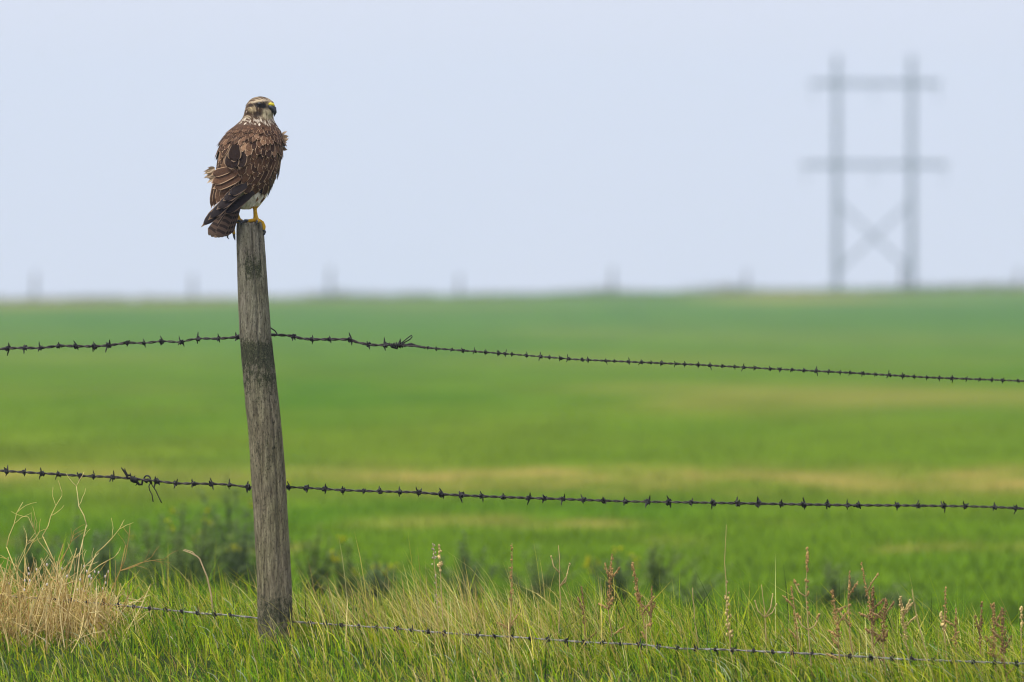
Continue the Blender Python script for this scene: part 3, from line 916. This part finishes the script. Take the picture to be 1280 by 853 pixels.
rf = random.Random(5)
row = 0
py = 234.0
while py > 150:
    size = float(np.interp(py, [150, 160, 172, 190, 210, 228, 240], [5.5, 7.5, 10, 12.5, 14.5, 17, 17]))
    hw = sec(py, 2)
    wid = size * 0.66
    dphi = wid * 0.86 / max(hw, 8)
    phi = -1.95 + (row % 2) * dphi * 0.5
    while phi < 1.95:
        pj = py + rf.uniform(-0.24, 0.24) * size; ph = phi + rf.uniform(-0.15, 0.15) * dphi
        p, nn = surf_cyl(pj, ph)
        if p is not None and not (ph > -0.35 and ph < 0.9 and pj > 229):
            # the lie of the feathers: the near wing sweeps to the tail, the far wing hangs straight
            lx = float(np.interp(ph, [-1.9, -0.9, -0.2, 0.5, 1.2, 1.9], [-0.05, -0.30, -0.55, -0.42, -0.35, -0.25])) * float(np.interp(pj, [150, 170, 200], [0.2, 0.6, 1.0]))
            fl = Vector((lx, 0, -1)); fl = (fl - nn * fl.dot(nn)).normalized()
            lift = rf.uniform(0.035, 0.085) * (1.0 if abs(ph) < 1.2 else 0.5)
            L = size * rf.uniform(1.25, 1.6) / 400; W = wid * rf.uniform(0.95, 1.25) / 400
            fl = (fl + nn * lift + nn.cross(fl) * rf.uniform(-0.15, 0.15)).normalized()
            if ph > 0.15: kind, mat = 'r', 'covert'
            elif pj < 172: kind, mat = 'p', 'mantle'
            else: kind, mat = 'r', ('covert' if rf.random() < 0.5 else 'mantle')
            if rf.random() < (0.22 if abs(ph) < 0.7 and 165 < pj < 205 else 0.03): mat = 'pale'
            place_feather('feather', kind, mat, p - nn * 0.001, p + fl * L, W, nn)
        phi += dphi
    py -= size * 0.56
    row += 1

# long dark back feathers and the big scapulars over the folded near wing
def over(name, kind, mat, r, t, width, lift_r=2.0, lift_t=4.0):
    pr, n1 = surf(*r); pt, n2 = surf(*t)
    if pr is None: pr, n1 = B(*r, 25), Vector((0, -1, 0))
    if pt is None:
        pt, n2 = Vector((B(*t).x, pr.y + 0.004, B(*t).z)), n1
    a = pr + n1 * lift_r / 400; b_ = pt + n2 * lift_t / 400
    nn = (n1 + Vector((0, -1, 0))).normalized()
    return place_feather(name, kind, mat, a, b_, width / 400, nn)
# the far (right) wing: dark secondaries closing to a point under the coverts
for (r, t, w_) in (((340, 208), (329, 239), 12), ((338, 210), (323, 245.5), 13), ((338, 212), (316, 243), 14), ((331, 214), (309, 240), 14), ((323, 214), (302, 237), 15)):
    over('secondary_feather', 'p', 'flight', r, t, w_, 0.5, 3.2)
for (r, t, w_) in (((344, 198), (329, 227), 8), ((340, 200), (323, 230), 8.5), ((334, 201), (316, 232), 9), ((327, 200), (310, 231), 9.5), ((320, 200), (303, 230), 11)):
    over('covert_feather', 'l', 'covert', r, t, w_, 1.5, 4.6)
# near (left) wing: secondaries along its edge
for (r, t, w_, wd) in (((272, 218), (264.5, 262), 9, 14), ((276, 222), (268, 260), 10, 20), ((282, 222), (272, 256), 12, 26), ((288, 226), (277, 252), 12, 30)):
    place_feather('secondary_feather', 'l', 'mantle', B(*r, wd), B(*t, wd + 2), w_ / 400, Vector((-0.35, -1, 0.1)).normalized())
# primaries crossed over the tail
for (r, t, w_, w0, w1) in (((300, 238), (252.6, 285), 14, 27, 34), ((302, 236), (261.5, 276), 14, 30, 36), ((305, 235), (272, 263), 14, 33, 37), ((307, 234), (280, 252), 13, 35, 38), ((310, 232), (287, 244), 12, 36, 39), ((318, 240), (281, 269), 12, 27, 31)):
    place_feather('primary_feather', 'l', 'flight', B(*r, w0), B(*t, w1), w_ / 400, Vector((-0.2, -1, 0.25)).normalized())
for (r, t, w_) in (((291, 212), (265.5, 219), 11), ((299, 215), (264.5, 230), 13), ((302, 223), (267, 236.5), 12)):
    place_feather('scapular_feather', 'l', 'covert', B(*r, 38), B(*t, 33), w_ / 400, Vector((-0.3, -1, 0.3)).normalized())
for (r, t, w_, lf) in (((292, 190), (291, 213), 20, 43), ((296, 182), (294, 204), 18, 44), ((308, 190), (301, 212), 13, 43)):
    place_feather('scapular_feather', 'r', 'dusky', B(*r, lf - 2), B(*t, lf), w_ / 400, Vector((-0.1, -1, 0.2)).normalized())
# tail
for j, (tx, ty) in enumerate(((261.5, 294.5), (265, 296.5), (269, 297.5), (273, 297.5), (277, 297), (281, 296), (284, 294))):
    place_feather('tail_feather', 't', 'tail' if j != 2 else 'flight', B(297 + j * 0.9, 246, 8 + (3 - abs(j - 3))), B(tx, ty, 17 + (3 - abs(j - 3)) * 0.9), 14.5 / 400, Vector((-0.3 + 0.08 * j, -1, 0.25)).normalized())
# under-tail and thigh down
for j in range(46):
    px = rf.uniform(300, 330); py = float(np.interp(px, [300, 312, 322, 335], [rf.uniform(252, 262), rf.uniform(248, 260), rf.uniform(247, 257), rf.uniform(241, 248)]))
    h_ = surf(min(px, 330), min(py - 4, 258))[0]
    w0 = (-(h_.y - HO.y) * 400 if h_ is not None else 6) + rf.uniform(1.5, 4.5)
    r_ = B(px + rf.uniform(-1, 3), py - rf.uniform(7, 11), w0 - 1); t_ = B(px - rf.uniform(-1, 3), py + rf.uniform(1, 4.5), w0 + 0.5)
    place_feather('down_feather', 'p', 'cream', r_, t_, rf.uniform(3, 5) / 400, Vector((rf.uniform(-.4, .4), -1, 0.1)).normalized())
for j in range(9):                                              # ragged flank on the far side
    py = rf.uniform(222, 241); px = float(np.interp(py, [222, 250], [347, 331]))
    place_feather('down_feather', 'p', 'buff' if py < 240 else 'cream', B(px - 3, py - 6, rf.uniform(-14, -4)), B(px + rf.uniform(-4, -1), py + rf.uniform(2, 4), -8), 3.6 / 400, Vector((0.4, -1, 0)).normalized())
for j in range(30):                                              # breast tufts that stick out past both wings
    if j < 20: r_ = (268, 213 + rf.uniform(-4, 10)); t_ = (rf.uniform(253, 259), r_[1] + rf.uniform(-3, 10))
    else: r_ = (352, 170 + rf.uniform(-3, 20)); t_ = (rf.uniform(358, 362), r_[1] + rf.uniform(-4, 6))
    place_feather('down_feather', 'p', 'buff', B(*r_, -8), B(*t_, -4), rf.uniform(3.5, 5.5) / 400, Vector((0, -1, rf.uniform(-.5, .5))).normalized())
for j in range(30):                                              # white-streaked collar
    ph = -1.6 + 3.2 * j / 29 + rf.uniform(-0.05, 0.05); py = 151.5 + rf.uniform(-3.5, 4.5) + 1.5 * ph
    p, nn = surf_cyl(py, ph)
    if p is None: continue
    fl = Vector((rf.uniform(-.3, .1), 0, -1)); fl = (fl - nn * fl.dot(nn)).normalized()
    place_feather('nape_feather', 'p', 'nape', p, p + (fl + nn * 0.18) * rf.uniform(4.5, 7) / 400, rf.uniform(1.8, 3.0) / 400, nn)

for j in range(70):                                              # short streaked feathers of the crown and hind neck
    ph = rf.uniform(-1.9, 0.9); py = rf.uniform(124.5, 150)
    if ph > -0.75 and py > 127.5: continue
    p, nn = surf_cyl(py, ph)
    if p is None: continue
    fl = Vector((-0.8 if py < 134 else -0.35, 0, -0.7 if py < 134 else -1)); fl = (fl - nn * fl.dot(nn)).normalized()
    place_feather('head_feather', 'p', rf.choice(('mantle', 'mantle', 'covert', 'pale', 'nape')), p - nn * 0.0008, p + (fl + nn * 0.08) * rf.uniform(4, 6) / 400, rf.uniform(2.2, 3.4) / 400, nn)

# beak, cere, eyes, talons
m, nt, b = new_mat('black_horn', 0.3, 0.5)
nt.links.new(ramp(nt, noise_tex(nt, mapped(nt, (1, 1, 1)), 200, 2), [(0.3, (0.012, 0.013, 0.016)), (0.7, (0.03, 0.034, 0.042))]), b.inputs['Base Color']); M['horn'] = m
m, nt, b = new_mat('yellow_cere', 0.5, 0.4)
nt.links.new(ramp(nt, noise_tex(nt, mapped(nt, (1, 1, 1)), 300, 2), [(0.3, (0.50, 0.40, 0.012)), (0.7, (0.66, 0.55, 0.02))]), b.inputs['Base Color']); M['cere'] = m
m, nt, b = new_mat('dark_eye', 0.08, 0.6)
nt.links.new(ramp(nt, noise_tex(nt, mapped(nt, (1, 1, 1)), 100, 2), [(0.3, (0.008, 0.006, 0.005)), (0.7, (0.02, 0.012, 0.008))]), b.inputs['Base Color']); M['eye'] = m
mb = MB(); mb.tube([B(335.5, 134.5, 4), B(339.5, 134.3, 5), B(342.6, 136.6, 5.8), B(344.0, 141.0, 6.2), B(343.2, 146.2, 6.2)], [3.6 / 400, 4.1 / 400, 3.6 / 400, 2.3 / 400, 0.3 / 400], 12)
beak = mb.build('beak', M['horn'], hawk)
mb = MB(); mb.tube([B(335.5, 138.5, 4), B(339.5, 139.6, 5), B(341.2, 141.6, 5.4)], [2.2 / 400, 1.9 / 400, 0.7 / 400], 10)
mb.build('lower_beak', M['horn'], hawk)
mb = MB(); mb.tube([B(334.8, 132.0, 4), B(338.3, 130.6, 6.6), B(341.4, 131.2, 6.6), B(343.2, 133.4, 6.2)], [1.4 / 400, 2.3 / 400, 2.2 / 400, 1.2 / 400], 12)
mb.build('cere', M['cere'], hawk)
for (ex, ey, ew, fw) in ((324.8, 130.6, 14, 1), (333.5, 131, -18, -1)):
    p = B(ex, ey, ew)
    hit = bvh.ray_cast(B(ex, ey, 60 * fw), Vector((0, fw, 0)))
    if hit[0] is not None: p = hit[0] + Vector((0, fw, 0)) * 0.0035
    mb = MB(); mb.blob(p, 2.6 / 400, 14, 10); mb.build('eye', M['eye'], hawk)
for _, tl in TOES:
    mb = MB(); k_ = len(tl); mb.tube([B(*p) for p in tl], [1.7 / 400, 1.5 / 400, 1.0 / 400, 0.25 / 400][:k_] if k_ == 4 else [1.7 / 400, 1.3 / 400, 0.3 / 400], 8)
    mb.build('talon', M['horn'], hawk)


# ------------------------------------------------------------------ plants along the fence
def stem_pts(base, tip, bow=0.0, n=6, wob=0.0, rnd=random):
    base, tip = Vector(base), Vector(tip); d = tip - base; L = d.length
    s = Vector((-d.z, 0, d.x)).normalized() if L else Vector((1, 0, 0))
    return [base + d * (i / (n - 1)) + s * bow * L * math.sin(i / (n - 1) * math.pi) + (Vector((rnd.uniform(-1, 1), rnd.uniform(-1, 1), 0)) * wob * L if 0 < i < n - 1 else Vector()) for i in range(n)]


def ground_at(px, d):
    x = (px - 640) / FPX * d
    return Vector((x, d, float(ground_z(np.array([x]), np.array([d]))[0])))


# dry bush of dead twigs at the left edge
rb = random.Random(21)
bd = fence_d(60) - 0.10
bush = empty('dry_bush', ground_at(55, bd), 'bleached tan dead bush of bare twigs at the left end of the lowest wire', 'dry bush')
TANS = [(0.58, 0.42, 0.13), (0.68, 0.53, 0.20), (0.40, 0.25, 0.07), (0.76, 0.61, 0.28)]
def twig_tree(mb, base, tip, r, depth, col):
    pts = stem_pts(base, tip, rb.uniform(-0.1, 0.1), 5, 0.03, rb)
    mb.tube(pts, [r * (1 - 0.13 * i) for i in range(5)], 4, col)
    if depth <= 0: return
    L = (tip - base).length
    for q in range(rb.randint(2, 3)):
        p = pts[rb.choice((2, 3, 3, 4))]
        a = rb.choice((-1, 1)) * rb.uniform(0.3, 0.8)
        d_ = (tip - base).normalized()
        dd = Vector((d_.x * math.cos(a) - d_.z * math.sin(a), d_.y + rb.uniform(-.4, .4), d_.x * math.sin(a) + d_.z * math.cos(a)))
        twig_tree(mb, p, p + dd * L * rb.uniform(0.3, 0.5), r * 0.62, depth - 1, col)
for (bx_, tx, ty, r) in ((85, 108, 656, 1.0), (80, 53, 670, 0.9), (92, 120, 692, 0.9), (95, 157, 682, 0.9), (72, 79, 680, 0.8), (20, 8, 684, 0.9), (40, 31, 695, 0.8)):
    mb = MB(); d = bd + rb.uniform(-0.15, 0.2)
    twig_tree(mb, ground_at(bx_, d), P(tx, ty, d), r / 400, 2, rb.choice(TANS))
    mb.build('branch', M['straw'], bush)
mb = MB()
for q in range(820):
    d = bd + rb.gauss(0, 0.10)
    px = rb.uniform(-60, 128) if rb.random() < 0.85 else rb.uniform(110, 160)
    top = 704 + abs(px - 55) * 0.16 + rb.uniform(-16, 80) + (25 if px > 110 else 0)
    b_ = ground_at(px + rb.uniform(-14, 14), d)
    t_ = P(px + rb.gauss(0, 27), top, d + rb.gauss(0, .08))
    r = rb.uniform(0.45, 0.95) / 400
    pts = stem_pts(b_, t_, rb.uniform(-.12, .12), 4, 0.03, rb)
    mb.tube(pts, [r, r * .9, r * .7, r * .35], 3, rb.choice(TANS), cap=False)
    if rb.random() < 0.5:
        p = pts[2]; mb.tube([p, p + Vector((rb.uniform(-.07, .07), rb.uniform(-.03, .03), rb.uniform(-.02, .06)))], [r * .7, r * .3], 3, rb.choice(TANS), cap=False)
tag(mb.build('twigs', M['straw'], bush), kind='stuff')
mb = MB()
for q in range(36):
    d = bd + rb.gauss(0, 0.14); px = rb.uniform(-40, 150)
    mb.blob(P(px, rb.uniform(703, 742), d), (0.003, 0.003, 0.005), 5, 4, (0.62, 0.54, 0.48))
tag(mb.build('seed_husks', M['straw'], bush), kind='stuff')

# seed stalks: (column, top row, column of foot, style, tint, label)
BR, TN, DK = (0.38, 0.235, 0.08), (0.54, 0.41, 0.16), (0.23, 0.135, 0.05)
ST = [
 (541, 679, 547, 'fluff', TN, 'thin dry stalk with pale seed tufts between the post and the first brown seed head'),
 (549, 681, 556, 'tip', TN, 'slim stalk with one orange-tan ear close beside the pale tufted stalk'),
 (640, 679, 636, 'spike', BR, 'slender upright brown-beaded stalk at mid picture left of the pale forked stalk'),
 (698, 682, 697, 'fork', TN, 'pale forked leafless stalk left of the densest brown seed head'),
 (727, 733, 731, 'spike', DK, 'short dark seed spike low between the pale forked stalk and the dense brown head'),
 (765, 693, 770, 'dense', BR, 'densest brown seed head standing upright just right of mid picture'),
 (790, 704, 812, 'dense', BR, 'brown seed head leaning over to the left beside the densest upright one'),
 (815, 733, 822, 'spike', DK, 'dark seed spike at the foot of the left-leaning brown head'),
 (866, 735, 880, 'bare', TN, 'bare straight straw leaning left in the gap right of the brown pair'),
 (908, 656, 918, 'needle', TN, 'very tall needle-thin straw with beaded lower half, tallest in the right half'),
 (952, 731, 955, 'fork', TN, 'small curled pale forked stalk just right of the tall needle-thin straw'),
 (989, 734, 998, 'spike', BR, 'brown seed spike left of the tall branched candelabra stalk'),
 (1009, 684, 1016, 'candelabra', TN, 'tall tan candelabra stalk with two upturned side arms'),
 (1040, 738, 1048, 'dense', BR, 'dense brown seed head low to the right of the candelabra stalk'),
 (1062, 714, 1072, 'spike', BR, 'slim brown spike leaning left, first of the two tall ones right of the candelabra'),
 (1077, 704, 1088, 'spike', BR, 'tallest dark-tipped spike leaning left in the thick group right of the candelabra'),
 (1091, 734, 1095, 'dense', DK, 'dark brown dense seed head directly below the tallest leaning spike'),
 (1107, 747, 1110, 'dense', DK, 'short dark brown seed head right of the tallest leaning spike'),
 (1125, 745, 1142, 'dense', TN, 'pale straw-coloured thick seed head leaning left in the right-hand thicket'),
 (1140, 737, 1172, 'bare', TN, 'bare yellow straw slanting across just right of the pale thick seed head'),
 (1182, 734, 1187, 'spike', BR, 'upright brown spike standing alone in the gap of the right-hand thicket'),
 (1176, 766, 1184, 'tip', TN, 'stout pale ear low beside the lone upright brown spike'),
 (1195, 760, 1200, 'spike', BR, 'short brown spike right of the lone upright one'),
 (1228, 752, 1232, 'spike', DK, 'dark brown spike left of the twin-headed clump near the picture edge'),
 (1242, 754, 1246, 'dense', BR, 'thick brown twin-headed clump near the right picture edge'),
 (1253, 760, 1262, 'dense', DK, 'dark drooping seed head right of the twin-headed clump'),
 (1277, 759, 1280, 'tip', TN, 'golden stalk cut by the right picture edge'),
]
rs = random.Random(77)
def seeds(mb, p0, p1, n, r, col, spread):
    p0, p1 = Vector(p0), Vector(p1)
    for q in range(n):
        t = rs.random()
        c = p0.lerp(p1, t) + Vector((rs.gauss(0, 1), rs.gauss(0, 1), rs.gauss(0, .4))) * spread * (1.15 - 0.7 * t)
        k_ = rs.uniform(0.65, 1.4)
        mb.blob(c, (r * rs.uniform(.7, 1.2), r * rs.uniform(.7, 1.2), r * rs.uniform(.9, 1.7)), 5, 3, tuple(min(.9, v_ * k_) for v_ in col))
for (tx, ty, fx_, style, col, lab) in ST:
    d = fence_d(tx) + rs.uniform(-0.1, 0.4)
    b_ = ground_at(fx_, d); t_ = P(tx, ty, d)
    o = empty('seed_stalk', b_, lab, 'dry stalk', 'dry seed stalks in the verge')
    stc = tuple(0.5 * a + 0.5 * q for a, q in zip(col, (0.40, 0.28, 0.13)))
    pts = stem_pts(b_, t_, rs.uniform(-.05, .05), 9, 0.006, rs)
    mb = MB(); mb.tube(pts, [1.05 / 400 * (1 - 0.085 * i) for i in range(9)] if style != 'needle' else [1.1 / 400 * (1 - .1 * i) for i in range(9)], 5, stc)
    hd_ = MB()
    if style in ('spike', 'dense'):
        seeds(hd_, pts[4], pts[8], 60 if style == 'spike' else 120, 0.0025, col, 0.0028 if style == 'spike' else 0.0052)
        for q in range(2 if style == 'spike' else 5):
            p = pts[rs.choice((2, 3, 4, 5, 6))]; e = p + Vector((rs.choice((-1, 1)) * rs.uniform(.015, .04), rs.uniform(-.02, .02), rs.uniform(.015, .06)))
            mb.tube([p, p.lerp(e, .5) + Vector((0, 0, .004)), e], [.0025, .002, .0014], 4, stc)
            seeds(hd_, p.lerp(e, .3), e, 18, 0.0024, col, 0.003)
    elif style == 'tip':
        seeds(hd_, pts[6], pts[8], 22, 0.0042, tuple(v_ * 1.1 for v_ in col), 0.003)
    elif style == 'fluff':
        seeds(hd_, pts[3], pts[8], 24, 0.0028, (0.50, 0.40, 0.30), 0.006)
    elif style == 'needle':
        seeds(hd_, pts[2], pts[5], 26, 0.0042, TN, 0.006)
    elif style == 'fork':
        for sg, hh in ((1, .07), (-1, .05), (1, .04)):
            p = pts[rs.choice((5, 6))]; e = p + Vector((sg * rs.uniform(.02, .035), 0, hh)); mb.tube([p, p.lerp(e, .5) + Vector((sg * .006, 0, -.005)), e], [.0022, .0018, .001], 4, stc); seeds(hd_, e, e, 2, .003, col, .001)
    elif style == 'candelabra':
        for sg, q_ in ((1, 3), (-1, 3), (-1, 5)):
            p = pts[q_]; e = p + Vector((sg * .036, 0, .05)); mb.tube([p, p + Vector((sg * .02, 0, .014)), e], [.0022, .002, .0014], 4, stc); seeds(hd_, p.lerp(e, .7), e, 8, .0036, BR, .002)
        seeds(hd_, pts[4], pts[8], 26, .0042, BR, .003)
    mb.build('stem', M['straw'], o)
    if hd_.v: tag(hd_.build('seed_head', M['seed'], o), kind='stuff')

# bent reed left of the post
d = 20.35; b_ = ground_at(268, d)
rd = empty('bent_reed', b_, 'single dry straw bent over at its tip, left of the post', 'dry straw')
mb = MB(); mb.tube([b_, P(264, 745, d), P(259, 722, d), P(249.5, 699, d), P(246.5, 696, d), P(238, 691.5, d), P(228.5, 688, d)], [.003, .0028, .0025, .0024, .0024, .002, .001], 5, (0.52, 0.38, 0.20))
mb.tube([P(248, 698, d), P(240, 690, d), P(230, 687, d)], [.0018, .0015, .0008], 4, (0.52, 0.38, 0.20)); mb.build('stem', M['straw'], rd)

# leafy weeds in the ditch behind the fence
WD = [
 (38, 648, 26, 0, 'dark leafy weed behind the dry bush, nearest the left picture edge'), (97, 628, 34, 0, 'tall dark leafy weed standing straight behind the dry bush'),
 (132, 652, 26, 1, 'slim leafy weed rising behind the right shoulder of the dry bush'), (243, 650, 30, 1, 'leafy weed squeezed between the dangling wire ends and the yellow flower top'),
 (160, 668, 26, 0, 'low leafy weed just right of the dry bush'), (185, 655, 26, 0, 'dark weed left of the hanging wire ends, in front of the weed thicket'), (205, 645, 30, 1, 'bushy weed under the two dangling wire ends'), (228, 632, 28, 1, 'bushy weed right of the dangling wire ends'),
 (257, 640, 30, 2, 'weed with a clear yellow flower top in the thicket left of the post'), (283, 588, 34, 2, 'tallest weed, with thin spread branches, left of the post'), (304, 636, 28, 2, 'yellow-topped weed almost touching the left side of the post'),
 (400, 655, 24, 0, 'dark upright weed first to the right of the post'), (428, 672, 22, 2, 'small yellow-dotted weed second to the right of the post'), (456, 690, 22, 1, 'low pale weed with yellowish crown right of the post'), (480, 705, 20, 2, 'lowest yellow-green weed tuft right of the post'),
 (580, 664, 26, 0, 'dark soft weed behind the pale tufted stalk'), (668, 682, 40, 0, 'wide dark weed behind the slender brown-beaded stalk'), (769, 684, 26, 2, 'weed with a bright yellow flower directly behind the densest brown seed head'),
 (822, 672, 34, 1, 'open-branched weed right of the left-leaning brown head'), (868, 700, 30, 0, 'faint grey-green weed left of the tall needle-thin straw'), (1030, 698, 34, 1, 'soft weed behind the candelabra stalk'), (1082, 716, 30, 0, 'low dark weed behind the tallest leaning spike'), (1130, 735, 30, 0, 'grey-green weed behind the pale thick seed head'),
]
rw = random.Random(99)
for (px, ty, wd, fl, lab) in WD:
    d = rw.uniform(27.5, 31.0)
    b_ = ground_at(px + rw.uniform(-6, 6), d); t_ = P(px, ty, d)
    o = empty('weed_plant', b_, lab, 'weed', 'leafy weeds in the ditch')
    ms, ml, mf = MB(), MB(), MB()
    H = t_.z - b_.z; W = wd / 235.0
    gcol = rw.choice(((0.155, 0.215, 0.062), (0.17, 0.235, 0.055), (0.14, 0.195, 0.072)))
    for q in range(11):
        tip = t_ + Vector((0 if q == 0 else rw.gauss(0, W * 0.75), rw.gauss(0, W * .8), 0 if q == 0 else -H * rw.uniform(0.05, 0.5)))
        pts = stem_pts(b_ + Vector((rw.gauss(0, .02), rw.gauss(0, .02), 0)), tip, rw.uniform(-.06, .06), 8, 0.01, rw)
        ms.tube(pts, [.0045 * (1 - .1 * i) for i in range(8)], 4, (0.05, 0.085, 0.02))
        nl = int(95 * (tip.z - b_.z) / 0.6)
        for w_ in range(nl):
            t = rw.uniform(0.15, 0.99); i = min(6, int(t * 7)); p = pts[i].lerp(pts[i + 1], t * 7 - i)
            a = rw.uniform(0, 6.283); dr = Vector((math.cos(a), math.sin(a), rw.uniform(.1, 1.0)))
            s_ = (1 - 0.62 * t)
            kk = rw.uniform(.7, 1.5)
            ml.leaf(p, dr, rw.uniform(.045, .09) * s_ + .012, rw.uniform(.010, .020) * s_ + .005, tuple(v_ * kk for v_ in gcol), rw.uniform(0, .4))
        if fl and rw.random() < (0.45 if fl == 2 else 0.15):
            for w_ in range(9 if fl == 2 else 4):
                mf.blob(pts[7] + Vector((rw.gauss(0, .010), rw.gauss(0, .010), rw.uniform(-.02, .008))), rw.uniform(.004, .007), 5, 3, (0.52, 0.52, 0.012))
    ms.build('stem', M['weed'], o); ml.build('leaves', M['weed'], o)
    if mf.v: tag(mf.build('flowers', M['weed'], o), kind='stuff')

# ------------------------------------------------------------------ far fence on the crest and the power line
FP = [(43, 341, 'leftmost faint fence post on the hazy skyline'), (240, 344, 'faint skyline post just left of the perched hawk'), (412, 335, 'faint skyline post first to the right of the near post'),
      (573, 344, 'palest skyline post, second to the right of the near post'), (765, 335, 'darkest skyline post, alone at mid picture'), (932, 338, 'faint skyline post left of the power line tower'),
      (1128, 333, 'skyline post in front of the right leg of the tower'), (1272, 336, 'skyline post at the right picture edge beyond the tower')]
for (px, ty, lab) in FP:
    d = 325.0; b_ = ground_at(px, d); t_ = P(px + 1.2, ty, d)
    o = empty('far_fence_post', b_, lab, 'fence post', 'far fence posts on the skyline')
    mb = MB(); pts = stem_pts(b_ - Vector((0, 0, .3)), t_, 0.004, 7, 0.004, rs)
    mb.tube(pts, [.09, .089, .087, .085, .083, .08, .065], 9); mb.build('timber', M['far_wood'], o)

TD = 850.0
gz = float(ground_z(np.array([48.0]), np.array([TD]))[0])
tower = empty('power_line_tower', Vector(((1092 - 640) / FPX * TD, TD, gz)), 'hazy blue two-pole timber power line tower with two crossarms and crossed braces', 'power tower')
def tp(px, py, dy=0.0): return P(px, py, TD) + Vector((0, dy, 0))
for px in (1046, 1139.5):
    mb = MB(); b_ = tp(px, 380); b_.z = gz - 1
    t_ = tp(px, 70)
    pts = [b_.lerp(t_, i / 8) for i in range(9)]
    mb.tube(pts, [.50 - .02 * i for i in range(9)], 12); mb.build('pole', M['creosote'], tower)
for (x0, x1, yy, hh) in ((1013, 1175, 104.5, .28), (1003, 1184, 206, .28)):
    for dy in (-.62, .62):
        a, b2 = tp(x0, yy, dy), tp(x1, yy, dy)
        mb = MB(); s = Vector((0, .14, 0)); u = Vector((0, 0, hh))
        mb.add([a - s - u, a + s - u, a + s + u, a - s + u, b2 - s - u, b2 + s - u, b2 + s + u, b2 - s + u], [(0, 1, 2, 3), (7, 6, 5, 4), (0, 4, 5, 1), (1, 5, 6, 2), (2, 6, 7, 3), (3, 7, 4, 0)])
        mb.build('crossarm', M['creosote'], tower, smooth=False)
for (p0, p1, dy) in (((1046, 252), (1139.5, 340), -.58), ((1139.5, 252), (1046, 340), .58)):
    mb = MB(); mb.tube([tp(*p0, dy), tp(*p1, dy)], .21, 6); mb.build('brace', M['creosote'], tower)
for (px, yy) in ((1016, 108), (1092, 108), (1172, 108), (1007, 210), (1092, 210), (1180, 210)):
    mb = MB()
    top_ = tp(px, yy)
    prof = []
    for q in range(9): prof += [(0.06, q * .25), (.14, q * .25 + .08), (.06, q * .25 + .16)]
    mb.tube([top_ - Vector((0, 0, h_)) for _, h_ in prof], [r_ for r_, _ in prof], 8); mb.build('insulator', M['insulator'], tower)

# ------------------------------------------------------------------ haze
mb = MB()
x0, x1, y0, y1, z0, z1 = -950, 950, -80, 1150, -15, 42
mb.add([(x0, y0, z0), (x1, y0, z0), (x1, y1, z0), (x0, y1, z0), (x0, y0, z1), (x1, y0, z1), (x1, y1, z1), (x0, y1, z1)], [(3, 2, 1, 0), (4, 5, 6, 7), (0, 1, 5, 4), (1, 2, 6, 5), (2, 3, 7, 6), (3, 0, 4, 7)])
m = bpy.data.materials.new('haze'); m.use_nodes = True
nt = m.node_tree; nt.nodes.clear()
pv = nt.nodes.new('ShaderNodeVolumePrincipled')
pv.inputs['Color'].default_value = (0.66, 0.80, 1.0, 1)
pv.inputs['Density'].default_value = 0.00072
pv.inputs['Anisotropy'].default_value = 0.2
out = nt.nodes.new('ShaderNodeOutputMaterial'); nt.links.new(pv.outputs[0], out.inputs['Volume'])
hz = mb.build('haze', m, smooth=False)
tag(hz, 'pale blue haze over the whole field', kind='stuff')
